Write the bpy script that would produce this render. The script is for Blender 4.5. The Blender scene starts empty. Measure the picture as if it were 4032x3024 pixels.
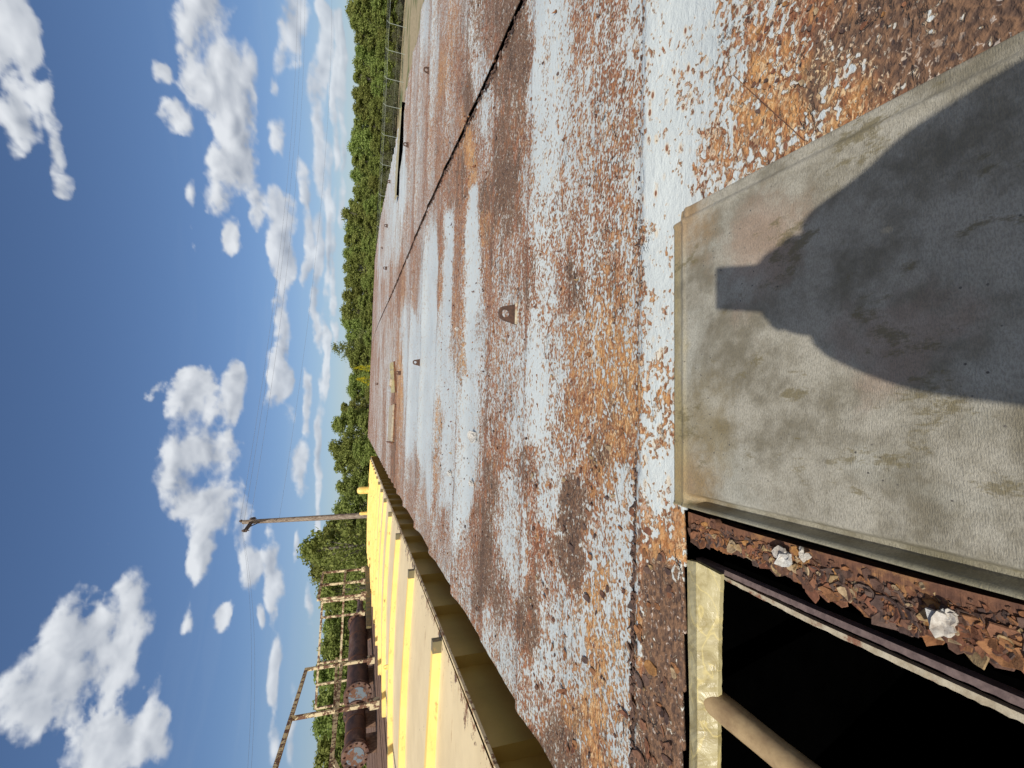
import bpy, bmesh, math, random
import numpy as np
from mathutils import Vector, Matrix
random.seed(7); rng = np.random.default_rng(7)
SC = bpy.context.scene
COL = SC.collection
# ------------------------------------------------------------------ camera
ZR = 4.0            # height of the rusty roof above the ground
CH = 0.75           # camera height above that roof
CZ = ZR + CH
F = 1750.0          # focal length in pixels of the 4032 px wide photograph
def _basis():
    l = Vector((1330-1512, -(1422-2016), -F)).normalized()
    h = Vector((1, -.04, 0)); n = h.cross(l).normalized()
    if n.y < 0: n = -n
    return np.array([l.cross(n), l, n])          # rows: world X, Y, Z in (right, up, back)
B = _basis()
def ray(x, y):
    d = np.array([1512-y, -(x-2016), -F]); return B @ (d/np.linalg.norm(d))
def at(x, y, drop):                               # photograph pixel -> point on the level `drop` below the lens
    d = ray(x, y); p = d*(-drop/d[2]); return Vector((p[0], p[1], CZ+p[2]))
FWD = B @ np.array([0, 0, -1.])
def pd(x, y, dep):
    d = ray(x, y); p = d*(dep/float(d@FWD)); return Vector((p[0], p[1], CZ+p[2]))
cam = bpy.data.cameras.new('camera'); camo = bpy.data.objects.new('camera', cam); COL.objects.link(camo)
cam.sensor_fit = 'HORIZONTAL'; cam.sensor_width = 36; cam.lens = F/4032*36
cam.clip_start = .01; cam.clip_end = 5000
r_, u_, b_ = (Vector(B @ np.array(v, float)) for v in ((1, 0, 0), (0, 1, 0), (0, 0, 1)))
M = Matrix((-u_, r_, b_)).transposed().to_4x4(); M.translation = Vector((0, 0, CZ))   # phone held upright, picture lies on its side
camo.matrix_world = M
SC.camera = camo
# ------------------------------------------------------------------ light
SUNDIR = Vector(ray(2850, 1140))                 # direction the sunlight travels
sun = bpy.data.lights.new('sun', 'SUN'); suno = bpy.data.objects.new('sun', sun); COL.objects.link(suno)
sun.energy = 4.25; sun.angle = math.radians(.6); sun.color = (1, .95, .86)
suno.rotation_euler = SUNDIR.to_track_quat('-Z', 'Y').to_euler()
SC.view_settings.view_transform = 'Standard'; SC.view_settings.look = 'None'
SC.view_settings.exposure = 0.0; SC.view_settings.gamma = 1.0
W = bpy.data.worlds.new('World'); SC.world = W; W.use_nodes = True
wn, wl = W.node_tree.nodes, W.node_tree.links
wn.clear()
def N(t, typ, **kw):
    n = t.new(typ)
    for k, v in kw.items(): setattr(n, k, v)
    return n
def lk(l, a, b): l.new(a, b)
def math_(nt, op, a, b=None, c=None, clamp=False):
    n = nt.nodes.new('ShaderNodeMath'); n.operation = op; n.use_clamp = clamp
    for i, v in enumerate((a, b, c)):
        if v is None: continue
        if isinstance(v, (int, float)): n.inputs[i].default_value = v
        else: nt.links.new(v, n.inputs[i])
    return n.outputs[0]
def mapr(nt, v, a, b, c=0., d=1., smooth=True):
    n = nt.nodes.new('ShaderNodeMapRange'); n.interpolation_type = 'SMOOTHSTEP' if smooth else 'LINEAR'
    nt.links.new(v, n.inputs[0])
    for i, q in enumerate((a, b, c, d)):
        if isinstance(q, (int, float)): n.inputs[i+1].default_value = q
        else: nt.links.new(q, n.inputs[i+1])
    return n.outputs[0]
def mixc(nt, f, a, b, blend='MIX'):
    n = nt.nodes.new('ShaderNodeMix'); n.data_type = 'RGBA'; n.blend_type = blend
    for i, q in ((0, f), (6, a), (7, b)):
        if isinstance(q, (int, float)): n.inputs[i].default_value = q
        elif isinstance(q, (tuple, list)): n.inputs[i].default_value = (*q[:3], 1)
        else: nt.links.new(q, n.inputs[i])
    return n.outputs[2]
def noise(nt, vec, scale, detail=5, rough=.55, dist=0, lac=2.0, typ='FBM'):
    n = nt.nodes.new('ShaderNodeTexNoise'); n.noise_dimensions = '3D'; n.noise_type = typ
    n.inputs['Scale'].default_value = scale; n.inputs['Detail'].default_value = detail
    n.inputs['Roughness'].default_value = rough; n.inputs['Distortion'].default_value = dist
    n.inputs['Lacunarity'].default_value = lac
    if vec is not None: nt.links.new(vec, n.inputs['Vector'])
    return n.outputs['Fac']
def vscale(nt, vec, s, off=(0, 0, 0)):
    n = nt.nodes.new('ShaderNodeMapping'); n.inputs['Scale'].default_value = s; n.inputs['Location'].default_value = off
    nt.links.new(vec, n.inputs['Vector']); return n.outputs[0]

def azel(x, y):
    d = ray(x, y); return math.atan2(d[0], d[1]), math.asin(d[2])
wt = W.node_tree
sky = N(wn, 'ShaderNodeTexSky'); sky.sky_type = 'NISHITA'; sky.sun_disc = False
sky.sun_elevation = math.asin(-SUNDIR.z); sky.sun_rotation = math.atan2(-SUNDIR.x, -SUNDIR.y)
sky.altitude = 100; sky.air_density = 1.0; sky.dust_density = .15; sky.ozone_density = 2.2
gco = N(wn, 'ShaderNodeTexCoord'); gs = N(wn, 'ShaderNodeSeparateXYZ'); lk(wl, gco.outputs['Generated'], gs.inputs[0])
tint = mixc(wt, mapr(wt, gs.outputs[2], .0, .42), (.53, .60, .75), (.62, .70, .83))
skyc = mixc(wt, 1.0, sky.outputs[0], tint, 'MULTIPLY')
fill_cloud = mapr(wt, noise(wt, gco.outputs['Generated'], 2.2, 6, .6), .34, .58)          # unseen pale cloud added behind the lens to neutralise blue shadows
fill_cloud = math_(wt, 'MULTIPLY', math_(wt, 'MULTIPLY', fill_cloud, mapr(wt, gs.outputs[1], .25, -.15)), mapr(wt, gs.outputs[2], -.02, .08))
skyc = mixc(wt, fill_cloud, skyc, (4.9, 4.7, 4.45))
bg = N(wn, 'ShaderNodeBackground'); lk(wl, skyc, bg.inputs[0]); bg.inputs[1].default_value = .108
wo = N(wn, 'ShaderNodeOutputWorld'); lk(wl, bg.outputs[0], wo.inputs[0])
W.cycles.sampling_method = 'MANUAL'; W.cycles.sample_map_resolution = 512

# ------------------------------------------------------------------ helpers
def tag(o, label=None, cat=None, group=None, kind=None):
    if label: o['label'] = label
    if cat: o['category'] = cat
    if group: o['group'] = group
    if kind: o['kind'] = kind
    return o
def empty(name, loc=(0, 0, 0)):
    o = bpy.data.objects.new(name, None); COL.objects.link(o); o.location = loc; o.empty_display_size = .1; return o
def put(name, me, mat=None, parent=None, smooth=False):
    if mat is not None and not me.materials: me.materials.append(mat)
    if smooth: me.polygons.foreach_set('use_smooth', [True]*len(me.polygons))
    o = bpy.data.objects.new(name, me); COL.objects.link(o)
    if parent is not None:
        o.parent = parent; o.matrix_parent_inverse = Matrix.Translation(-Vector(parent.location))
        p = parent
        while p.parent: p = p.parent
        if p is not parent: o.matrix_parent_inverse = Matrix.Identity(4) if False else Matrix.Translation(-Vector(p.location)) @ Matrix.Identity(4)
        if p is not parent: o.matrix_parent_inverse = Matrix.Identity(4)
    return o
class MB:
    def __init__(s): s.v = []; s.f = []; s.sm = []
    def add(s, vs, fs, smooth=False):
        k = len(s.v); s.v += [tuple(q) for q in vs]; s.f += [tuple(k+i for i in f) for f in fs]; s.sm += [smooth]*len(fs)
    def box(s, c, sz, R=None, taper=1.0):
        vs = []
        for z in (-1, 1):
            t = taper if z > 0 else 1
            for x, y in ((-1, -1), (1, -1), (1, 1), (-1, 1)):
                q = Vector((x*sz[0]/2*t, y*sz[1]/2*t, z*sz[2]/2))
                if R is not None: q = R @ q
                vs.append(q+Vector(c))
        s.add(vs, [(3, 2, 1, 0), (4, 5, 6, 7), (0, 1, 5, 4), (1, 2, 6, 5), (2, 3, 7, 6), (3, 0, 4, 7)])
    def bar(s, a, b, w, h, up=(0, 0, 1)):
        a, b = Vector(a), Vector(b); d = (b-a); L = d.length; d.normalize()
        sx = d.cross(Vector(up)).normalized(); sz = sx.cross(d)
        s.box((a+b)/2, (w, L, h), Matrix((sx, d, sz)).transposed())
    def tube(s, pts, r, n=10, caps=True, jit=0):
        pts = [Vector(p) for p in pts]; rs = r if isinstance(r, (list, tuple)) else [r]*len(pts)
        vs = []; up = Vector((.13, .21, 1)).normalized()
        for i, p in enumerate(pts):
            d = (pts[min(i+1, len(pts)-1)]-pts[max(i-1, 0)]).normalized()
            a = d.cross(up)
            if a.length < .05: a = d.cross(Vector((1, 0, 0)))
            a.normalize(); b = d.cross(a)
            for k in range(n):
                t = 2*math.pi*k/n; q = rs[i]*(1+random.uniform(-jit, jit)); vs.append(p+a*math.cos(t)*q+b*math.sin(t)*q)
        fs = [(i*n+k, i*n+(k+1) % n, (i+1)*n+(k+1) % n, (i+1)*n+k) for i in range(len(pts)-1) for k in range(n)]
        s.add(vs, fs, True)
        if caps:
            s.add(vs[:n], [tuple(range(n))[::-1]]); s.add(vs[-n:], [tuple(range(n))])
    def disc(s, c, nrm, r, th, n=24, hole=0):
        nrm = Vector(nrm).normalized(); s.tube([Vector(c)-nrm*th/2, Vector(c)+nrm*th/2], r, n)
    def plate(s, c, r, th, nrm, n=6, jag=.35, asp=1.0, ang=None):
        nrm = Vector(nrm).normalized(); a = nrm.cross(Vector((.3, 1, .1))).normalized(); b = nrm.cross(a)
        ang = random.uniform(0, 6.28) if ang is None else ang; k = n
        pr = [(r*random.uniform(1-jag, 1), 2*math.pi*(i+random.uniform(-.25, .25))/k) for i in range(k)]
        P = []
        for q, t in pr:
            x, y = q*math.cos(t)*asp, q*math.sin(t)
            P.append(a*(x*math.cos(ang)-y*math.sin(ang))+b*(x*math.sin(ang)+y*math.cos(ang)))
        bend = random.uniform(-.15, .45)*r
        vs = [Vector(c)+p+nrm*(bend*(p.length/r)**2) for p in P]+[Vector(c)+p*.93+nrm*(bend*(p.length/r)**2+th) for p in P]+[Vector(c)+nrm*th, Vector(c)]
        fs = [(i, (i+1) % k, k+(i+1) % k, k+i) for i in range(k)]+[(k+i, k+(i+1) % k, 2*k) for i in range(k)]+[((i+1) % k, i, 2*k+1) for i in range(k)]
        s.add(vs, fs)
    def mesh(s, name):
        me = bpy.data.meshes.new(name); me.from_pydata(s.v, [], s.f); me.polygons.foreach_set('use_smooth', s.sm); me.update(); return me
    def build(s, name, mat, parent=None): return put(name, s.mesh(name), mat, parent)
def bevel(o, w, seg=2):
    m = o.modifiers.new('bevel', 'BEVEL'); m.width = w; m.segments = seg; m.limit_method = 'ANGLE'; return o

# value noise in numpy, for vertex positions
_T = rng.random((256, 256))
def vn(x, y):
    x = np.asarray(x, float); y = np.asarray(y, float)
    xi = np.floor(x).astype(int); yi = np.floor(y).astype(int); fx = x-xi; fy = y-yi
    fx = fx*fx*(3-2*fx); fy = fy*fy*(3-2*fy)
    g_ = lambda i, j: _T[(xi+i) % 256, (yi+j) % 256]
    return (g_(0, 0)*(1-fx)+g_(1, 0)*fx)*(1-fy)+(g_(0, 1)*(1-fx)+g_(1, 1)*fx)*fy
def fbm(x, y, o=4):
    r = 0; a = .5
    for i in range(o): r = r+a*vn(x*2**i+i*17.3, y*2**i+i*9.1); a *= .5
    return r-.5

# ------------------------------------------------------------------ clouds: a high curved sheet, thick and thin by its own density
# centre and radii in 1/1.823 photograph pixels (x is up the sky, y is sideways), strength
CL = [(110,1500,100,110,1),(200,1400,105,130,1),(290,1300,50,65,.9),(235,1590,110,100,1),(60,1560,50,80,1),(345,1560,26,110,.7),
 (410,860,55,75,1),(440,960,80,90,1),(400,1030,50,80,1),(460,1080,55,90,1),(430,1200,35,60,.9),(515,820,20,45,.9),(525,1120,28,80,1),(505,900,25,80,.8),(590,1230,24,70,.9),(540,1230,26,60,.8),
 (440,20,75,110,1),(470,150,85,110,1),(500,270,70,90,1),(520,360,55,80,1),(545,440,28,60,.9),(365,262,40,34,.55),(540,200,26,140,.9),(400,90,40,60,.9),(490,360,50,60,.9),
 (20,40,60,60,.9),(60,110,30,90,.8),(30,240,42,90,1),(125,400,22,32,.8),(110,330,16,60,.7),(80,250,14,50,.4),(0,130,40,60,.8),
 (590,450,32,50,1),(605,560,32,90,1),(610,700,24,110,1),(600,830,28,60,1),(620,885,16,22,.8),(595,500,26,60,.9),
 (700,110,16,120,1),(640,60,30,90,1),(690,300,17,170,1),(655,400,16,70,.85),(685,600,13,170,1),(662,540,14,70,.9),(660,860,14,70,1),(652,1010,17,60,1),(645,1000,16,50,.7),(735,120,8,120,.8),(708,480,10,200,.9),(700,780,9,130,.9),(720,600,7,150,.7),
 (725,250,9,200,.8),(600,1450,18,90,.95),(600,1560,14,70,.6),(468,1330,22,30,.7),(404,1328,18,28,.5),(610,290,22,55,.7),(595,180,14,28,.8),(335,140,26,28,.55),(585,1310,12,40,.5),(610,100,20,70,.9),(740,330,7,160,.7),
 (490,515,26,42,.95),(470,450,26,44,.6),(412,445,16,36,.5),(332,832,22,24,.45),(690,950,10,130,.8),(690,1150,8,60,.7),(640,1560,9,90,.6),(560,1330,9,30,.7),(105,230,14,60,.4),(665,1300,8,60,.7),(640,1180,10,50,.7)]
def cloud_field(AZ_, EL_, CL, azel, vn):
    """density and light of the cloud layer on a grid of azimuth / elevation"""
    def fb(x, y, o, g=.5, bil=False):
        r = 0; a = 1; s = 0
        for i in range(o):
            n = vn(x*2**i+i*13.7+40, y*2**i+i*7.3+60)
            if bil: n = 1-abs(2*n-1)
            r = r+a*n; s += a; a *= g
        return r/s
    wx = (fb(AZ_*11, EL_*17, 4)-.5)*.055; wy = (fb(AZ_*11+50, EL_*17+9, 4)-.5)*.035
    A, E = AZ_+wx, EL_+wy
    D = np.full(A.shape, -1.5); G = np.zeros(A.shape)
    for (cx, cy, rx, ry, st) in CL:
        cx, cy, rx, ry = cx*1.823, cy*1.823, rx*1.823*1.0, ry*1.823*1.04
        a, e = azel(cx, cy); e1, e2 = azel(cx-rx, cy)[1], azel(cx+rx, cy)[1]; a1, a2 = azel(cx, cy-ry)[0], azel(cx, cy+ry)[0]
        ra, re_ = max(.012, abs(a1-a2)/2), max(.007, abs(e1-e2)/2)
        # tilt of the blob: sideways in the picture is not quite level
        de = (azel(cx, cy-ry)[1]-azel(cx, cy+ry)[1])/2; da = (a1-a2)/2; sl = de/da if abs(da) > 1e-4 else 0
        v = st*(1-((A-a)/ra)**2-(((E-e)-sl*(A-a))/re_)**2)
        v = np.maximum(v, -1.5)
        t = ((E-e)-sl*(A-a))/re_
        w = 1/(1+np.exp(-(v-D)*5)); G = G*(1-w)+np.clip(t, -1.2, 1.2)*w
        D = np.maximum(D, v)+.12*np.exp(-((v-D)/.25)**2)
    nA, nE = AZ_, EL_*1.5
    det = fb(nA*20, nE*20, 6, .52); bil = fb(nA*26+wx*50, nE*26+wy*50, 4, .52, True)
    D2 = D+(det-.5)*2.35+(bil-.55)*.7+.04+(fb(nA*120, nE*120, 3, .6)-.5)*.35
    strk = fb(AZ_*5+3, EL_*60, 5, .55); bd = np.clip(EL_/.05, 0, 1)*np.clip((.36-EL_)/.2, 0, 1)
    st_ = np.clip((strk-.48)/.2, 0, 1)**1.3*bd*.05+.30*np.clip(1-EL_/.20, 0, 1)**1.5
    def ss(x, a, b): t = np.clip((x-a)/(b-a), 0, 1); return t*t*(3-2*t)
    soft = .35+.95*fb(nA*9+9, nE*9, 3)
    al = ss(D2, .0, soft)*(.97-.22*np.clip(1-EL_/.22, 0, 1))
    up = fb(nA*20, (nE+.03)*20, 4, .45)-fb(nA*20, nE*20, 4, .45); ub = fb(nA*26+wx*50, (nE+.02)*26+wy*50, 3, .45, True)-fb(nA*26+wx*50, nE*26+wy*50, 3, .45, True)
    L = .60+.22*G-1.1*up-.45*ub-.22*ss(D, .5, 1.1)*(1-ss(G, -.2, .8))+.06*(1-ss(D2, .1, .6))
    L = np.clip(L, .0, 1)
    return al, st_*(1-al), L

na, ne = 860, 400
AZg, ELg = np.meshgrid(np.radians(np.linspace(-60, 62, na)), np.radians(np.linspace(.15, 50, ne)))
al_, st_, Lg = cloud_field(AZg, ELg, CL, azel, vn)
tot = al_+st_; lo_, hi_ = np.array([.36, .40, .47]), np.array([.79, .82, .86])
cc = ((lo_+(hi_-lo_)*Lg[..., None])*al_[..., None]+np.array([.42, .50, .60])*st_[..., None])/np.maximum(tot, 1e-4)[..., None]
Pg = np.stack([np.sin(AZg)*np.cos(ELg), np.cos(AZg)*np.cos(ELg), np.sin(ELg)], -1).reshape(-1, 3)*2300+np.array([0, 0, CZ])
ii, jj = np.meshgrid(np.arange(ne-1), np.arange(na-1), indexing='ij'); k0 = (ii*na+jj).ravel()
tt2 = tot.ravel(); keep = np.maximum.reduce([tt2[k0], tt2[k0+1], tt2[k0+na], tt2[k0+na+1]]) > .004; k0 = k0[keep]
me = bpy.data.meshes.new('clouds'); me.from_pydata(Pg.tolist(), [], np.stack([k0, k0+1, k0+na+1, k0+na], 1).tolist())
ca = me.color_attributes.new('cloud', 'FLOAT_COLOR', 'POINT'); ca.data.foreach_set('color', np.concatenate([cc.reshape(-1, 3), tt2[:, None]], 1).astype(np.float32).ravel())
m = bpy.data.materials.new('cloud'); m.use_nodes = True; nt = m.node_tree; nt.nodes.clear()
a_ = nt.nodes.new('ShaderNodeAttribute'); a_.attribute_name = 'cloud'; e_ = nt.nodes.new('ShaderNodeEmission'); t_ = nt.nodes.new('ShaderNodeBsdfTransparent'); x_ = nt.nodes.new('ShaderNodeMixShader'); o_ = nt.nodes.new('ShaderNodeOutputMaterial')
nt.links.new(a_.outputs['Color'], e_.inputs[0]); nt.links.new(a_.outputs['Alpha'], x_.inputs[0]); nt.links.new(t_.outputs[0], x_.inputs[1]); nt.links.new(e_.outputs[0], x_.inputs[2]); nt.links.new(x_.outputs[0], o_.inputs[0])
tag(put('clouds', me, m, None, True), kind='structure')

# ------------------------------------------------------------------ materials
def new(name):
    m = bpy.data.materials.new(name); m.use_nodes = True; nt = m.node_tree
    return m, nt, nt.nodes['Principled BSDF']
def objco(nt): return nt.nodes.new('ShaderNodeTexCoord').outputs['Object']
def bump(nt, h, dist, strength=1.0, into=None):
    b = nt.nodes.new('ShaderNodeBump'); b.inputs['Distance'].default_value = dist; b.inputs['Strength'].default_value = strength
    nt.links.new(h, b.inputs['Height'])
    if into is not None: nt.links.new(b.outputs[0], into.inputs['Normal'])
    return b
def simple(name, c1, c2, scale=20, rough=.7, metal=0, bd=.002, c3=None, stretch=(1, 1, 1), lo=.35, hi=.65):
    m, nt, p = new(name); v = vscale(nt, objco(nt), stretch)
    n1 = noise(nt, v, scale, 8, .65); c = mixc(nt, mapr(nt, n1, lo, hi), c1, c2)
    if c3 is not None: c = mixc(nt, mapr(nt, noise(nt, v, scale*.37, 6, .7), .52, .62), c, c3)
    nt.links.new(c, p.inputs['Base Color']); p.inputs['Roughness'].default_value = rough; p.inputs['Metallic'].default_value = metal
    bump(nt, n1, bd, 1, p); return m
WHITE = (.575, .62, .62); RBROWN = (.215, .085, .042); OCHRE = (.56, .31, .12); DARK = (.095, .055, .040)

def rust_sheet_mat():
    m, nt, p = new('peeling_paint_on_rust'); L = nt.links
    co = objco(nt); at_ = nt.nodes.new('ShaderNodeAttribute'); at_.attribute_name = 'wear'
    sp = nt.nodes.new('ShaderNodeSeparateColor'); L.new(at_.outputs['Color'], sp.inputs[0])
    cov, och, drk = sp.outputs[0], sp.outputs[1], sp.outputs[2]
    sq = vscale(nt, co, (.55, 1, 1))
    big = noise(nt, sq, 5.5, 6, .6); mid = noise(nt, vscale(nt, co, (.7, 1, 1), (3, 1, 0)), 30, 3, .45, .5); fine = noise(nt, vscale(nt, co, (.8, 1, 1)), 90, 2, .45, .2)
    strk_ = noise(nt, vscale(nt, co, (.13, 1, 1)), 10, 6, .6, .3)
    n = math_(nt, 'ADD', math_(nt, 'MULTIPLY', mid, .36), math_(nt, 'ADD', math_(nt, 'MULTIPLY', fine, .44), math_(nt, 'ADD', math_(nt, 'MULTIPLY', big, .06), math_(nt, 'MULTIPLY', strk_, .14))))
    t = mapr(nt, cov, 0, 1, .365, .645, False)
    df = math_(nt, 'SUBTRACT', t, n)                       # >0 : paint still on
    paint = mapr(nt, df, -.006, .006)
    halo = math_(nt, 'MULTIPLY', mapr(nt, df, -.04, -.002), math_(nt, 'SUBTRACT', 1, paint))
    stain = mapr(nt, df, .045, .0)
    r1 = noise(nt, co, 11, 7, .7, .5); r2 = noise(nt, sq, 55, 6, .7)
    rust = mixc(nt, mapr(nt, r2, .32, .66), (.105, .040, .023), (.35, .135, .058))
    of = mapr(nt, math_(nt, 'ADD', math_(nt, 'ADD', math_(nt, 'MULTIPLY', r1, .4), math_(nt, 'MULTIPLY', mid, .6)), math_(nt, 'MULTIPLY', och, .165)), .52, .74)
    rust = mixc(nt, of, rust, mixc(nt, mapr(nt, r2, .35, .65), (.36, .145, .045), OCHRE))
    df2 = mapr(nt, math_(nt, 'ADD', math_(nt, 'MULTIPLY', noise(nt, sq, 9, 6, .65), .8), math_(nt, 'MULTIPLY', drk, .36)), .5, .64)
    rust = mixc(nt, df2, rust, mixc(nt, mapr(nt, fine, .35, .65), (.085, .048, .032), (.205, .112, .062)))
    pits = nt.nodes.new('ShaderNodeTexVoronoi'); pits.inputs['Scale'].default_value = 38; L.new(sq, pits.inputs['Vector'])
    rust = mixc(nt, mapr(nt, pits.outputs['Distance'], .16, .10), rust, (.05, .03, .026))
    pinkish = mixc(nt, .35, WHITE, (.66, .48, .34))
    rem = mapr(nt, math_(nt, 'SUBTRACT', noise(nt, vscale(nt, co, (.75, 1, 1), (7, 3, 0)), 105, 3, .6, .6), math_(nt, 'MULTIPLY', drk, .12)), .50, .555)
    rem = math_(nt, 'MULTIPLY', rem, mapr(nt, noise(nt, sq, 13, 4, .6), .36, .6, .25, 1.0))
    rust = mixc(nt, math_(nt, 'MULTIPLY', rem, .85), rust, mixc(nt, mapr(nt, och, .1, .8), (.58, .49, .42), (.68, .49, .28)))
    rust = mixc(nt, math_(nt, 'MULTIPLY', halo, .62), rust, (.66, .50, .33))
    wh = mixc(nt, mapr(nt, noise(nt, co, 2.3, 5, .6), .35, .7), WHITE, (.50, .545, .55))
    wh = mixc(nt, math_(nt, 'MULTIPLY', stain, .5), wh, (.66, .50, .33))
    dirt = mapr(nt, noise(nt, sq, 14, 8, .75), .5, .75)
    wh = mixc(nt, math_(nt, 'MULTIPLY', dirt, .30), wh, (.40, .37, .32))
    sv = nt.nodes.new('ShaderNodeTexVoronoi'); sv.inputs['Scale'].default_value = 30; sv.inputs['Randomness'].default_value = 1
    L.new(vscale(nt, co, (.5, 1, 1)), sv.inputs['Vector'])
    spot = math_(nt, 'MULTIPLY', mapr(nt, sv.outputs['Distance'], .17, .12), mapr(nt, noise(nt, co, 6, 3), .42, .5))
    wh = mixc(nt, mapr(nt, sv.outputs['Distance'], .30, .14), wh, mixc(nt, .5, wh, (.66, .50, .30)))
    wh = mixc(nt, spot, wh, (.23, .10, .05))
    c = mixc(nt, paint, rust, wh)
    # hairline cracks where scale lifts
    w = noise(nt, vscale(nt, co, (.35, 1.2, 1)), 8, 6, .6, 1.2)
    ck = math_(nt, 'ABSOLUTE', math_(nt, 'SUBTRACT', w, .5))
    crack = math_(nt, 'MULTIPLY', mapr(nt, ck, .0055, .002), math_(nt, 'MULTIPLY', mapr(nt, cov, .75, .35), mapr(nt, noise(nt, co, 3, 3), .5, .58)))
    c = mixc(nt, crack, c, (.02, .015, .014))
    L.new(c, p.inputs['Base Color'])
    L.new(mapr(nt, paint, 0, 1, .85, .42), p.inputs['Roughness'])
    h = math_(nt, 'ADD', math_(nt, 'MULTIPLY', mapr(nt, df, -.03, .01), .8), math_(nt, 'MULTIPLY', r2, 1.1))
    h = math_(nt, 'ADD', h, math_(nt, 'MULTIPLY', math_(nt, 'SUBTRACT', 1, paint), math_(nt, 'MULTIPLY', fine, 1.6)))
    h = math_(nt, 'SUBTRACT', h, math_(nt, 'MULTIPLY', crack, 3))
    bump(nt, h, .0055, 1.0, p)
    return m
MAT = {}
MAT['sheet'] = rust_sheet_mat()
MAT['rust'] = simple('dark_rust', (.10, .045, .028), (.21, .095, .05), 30, .85, bd=.004, c3=(.30, .15, .06))
MAT['lug'] = simple('brown_lug', (.055, .032, .024), (.11, .058, .038), 60, .8, bd=.003)
def flake_mat(name, cols, rough=.85):
    m, nt, p = new(name); gi_ = nt.nodes.new('ShaderNodeNewGeometry')
    r = nt.nodes.new('ShaderNodeValToRGB'); r.color_ramp.interpolation = 'CONSTANT'
    nt.links.new(gi_.outputs['Random Per Island'], r.inputs[0])
    e = r.color_ramp.elements
    while len(e) < len(cols): e.new(.5)
    for i, cc in enumerate(cols): e[i].position = i/len(cols); e[i].color = (*cc, 1)
    n1 = noise(nt, objco(nt), 90, 8, .7)
    c = mixc(nt, mapr(nt, n1, .3, .7), mixc(nt, 1, r.outputs[0], (.5, .45, .42), 'MULTIPLY'), r.outputs[0])
    nt.links.new(c, p.inputs['Base Color']); p.inputs['Roughness'].default_value = rough; bump(nt, n1, .003, 1, p); return m
MAT['flake'] = flake_mat('rust_scale', [(.16, .075, .045), (.30, .13, .05), (.12, .065, .045), (.24, .10, .05), (.40, .20, .065), (.14, .085, .065), (.22, .09, .05), (.40, .28, .14), (.10, .06, .05), (.28, .13, .07), (.15, .10, .08), (.17, .09, .06), (.36, .17, .07), (.13, .07, .05), (.44, .33, .20), (.20, .10, .06), (.30, .14, .06), (.11, .07, .055), (.25, .11, .055)])
MAT['darkflake'] = flake_mat('dark_scale', [(.10, .06, .045), (.15, .085, .06), (.07, .045, .038), (.17, .10, .07)])
MAT['chip'] = flake_mat('paint_chip', [(.66, .62, .55), (.6, .6, .57)])

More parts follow.
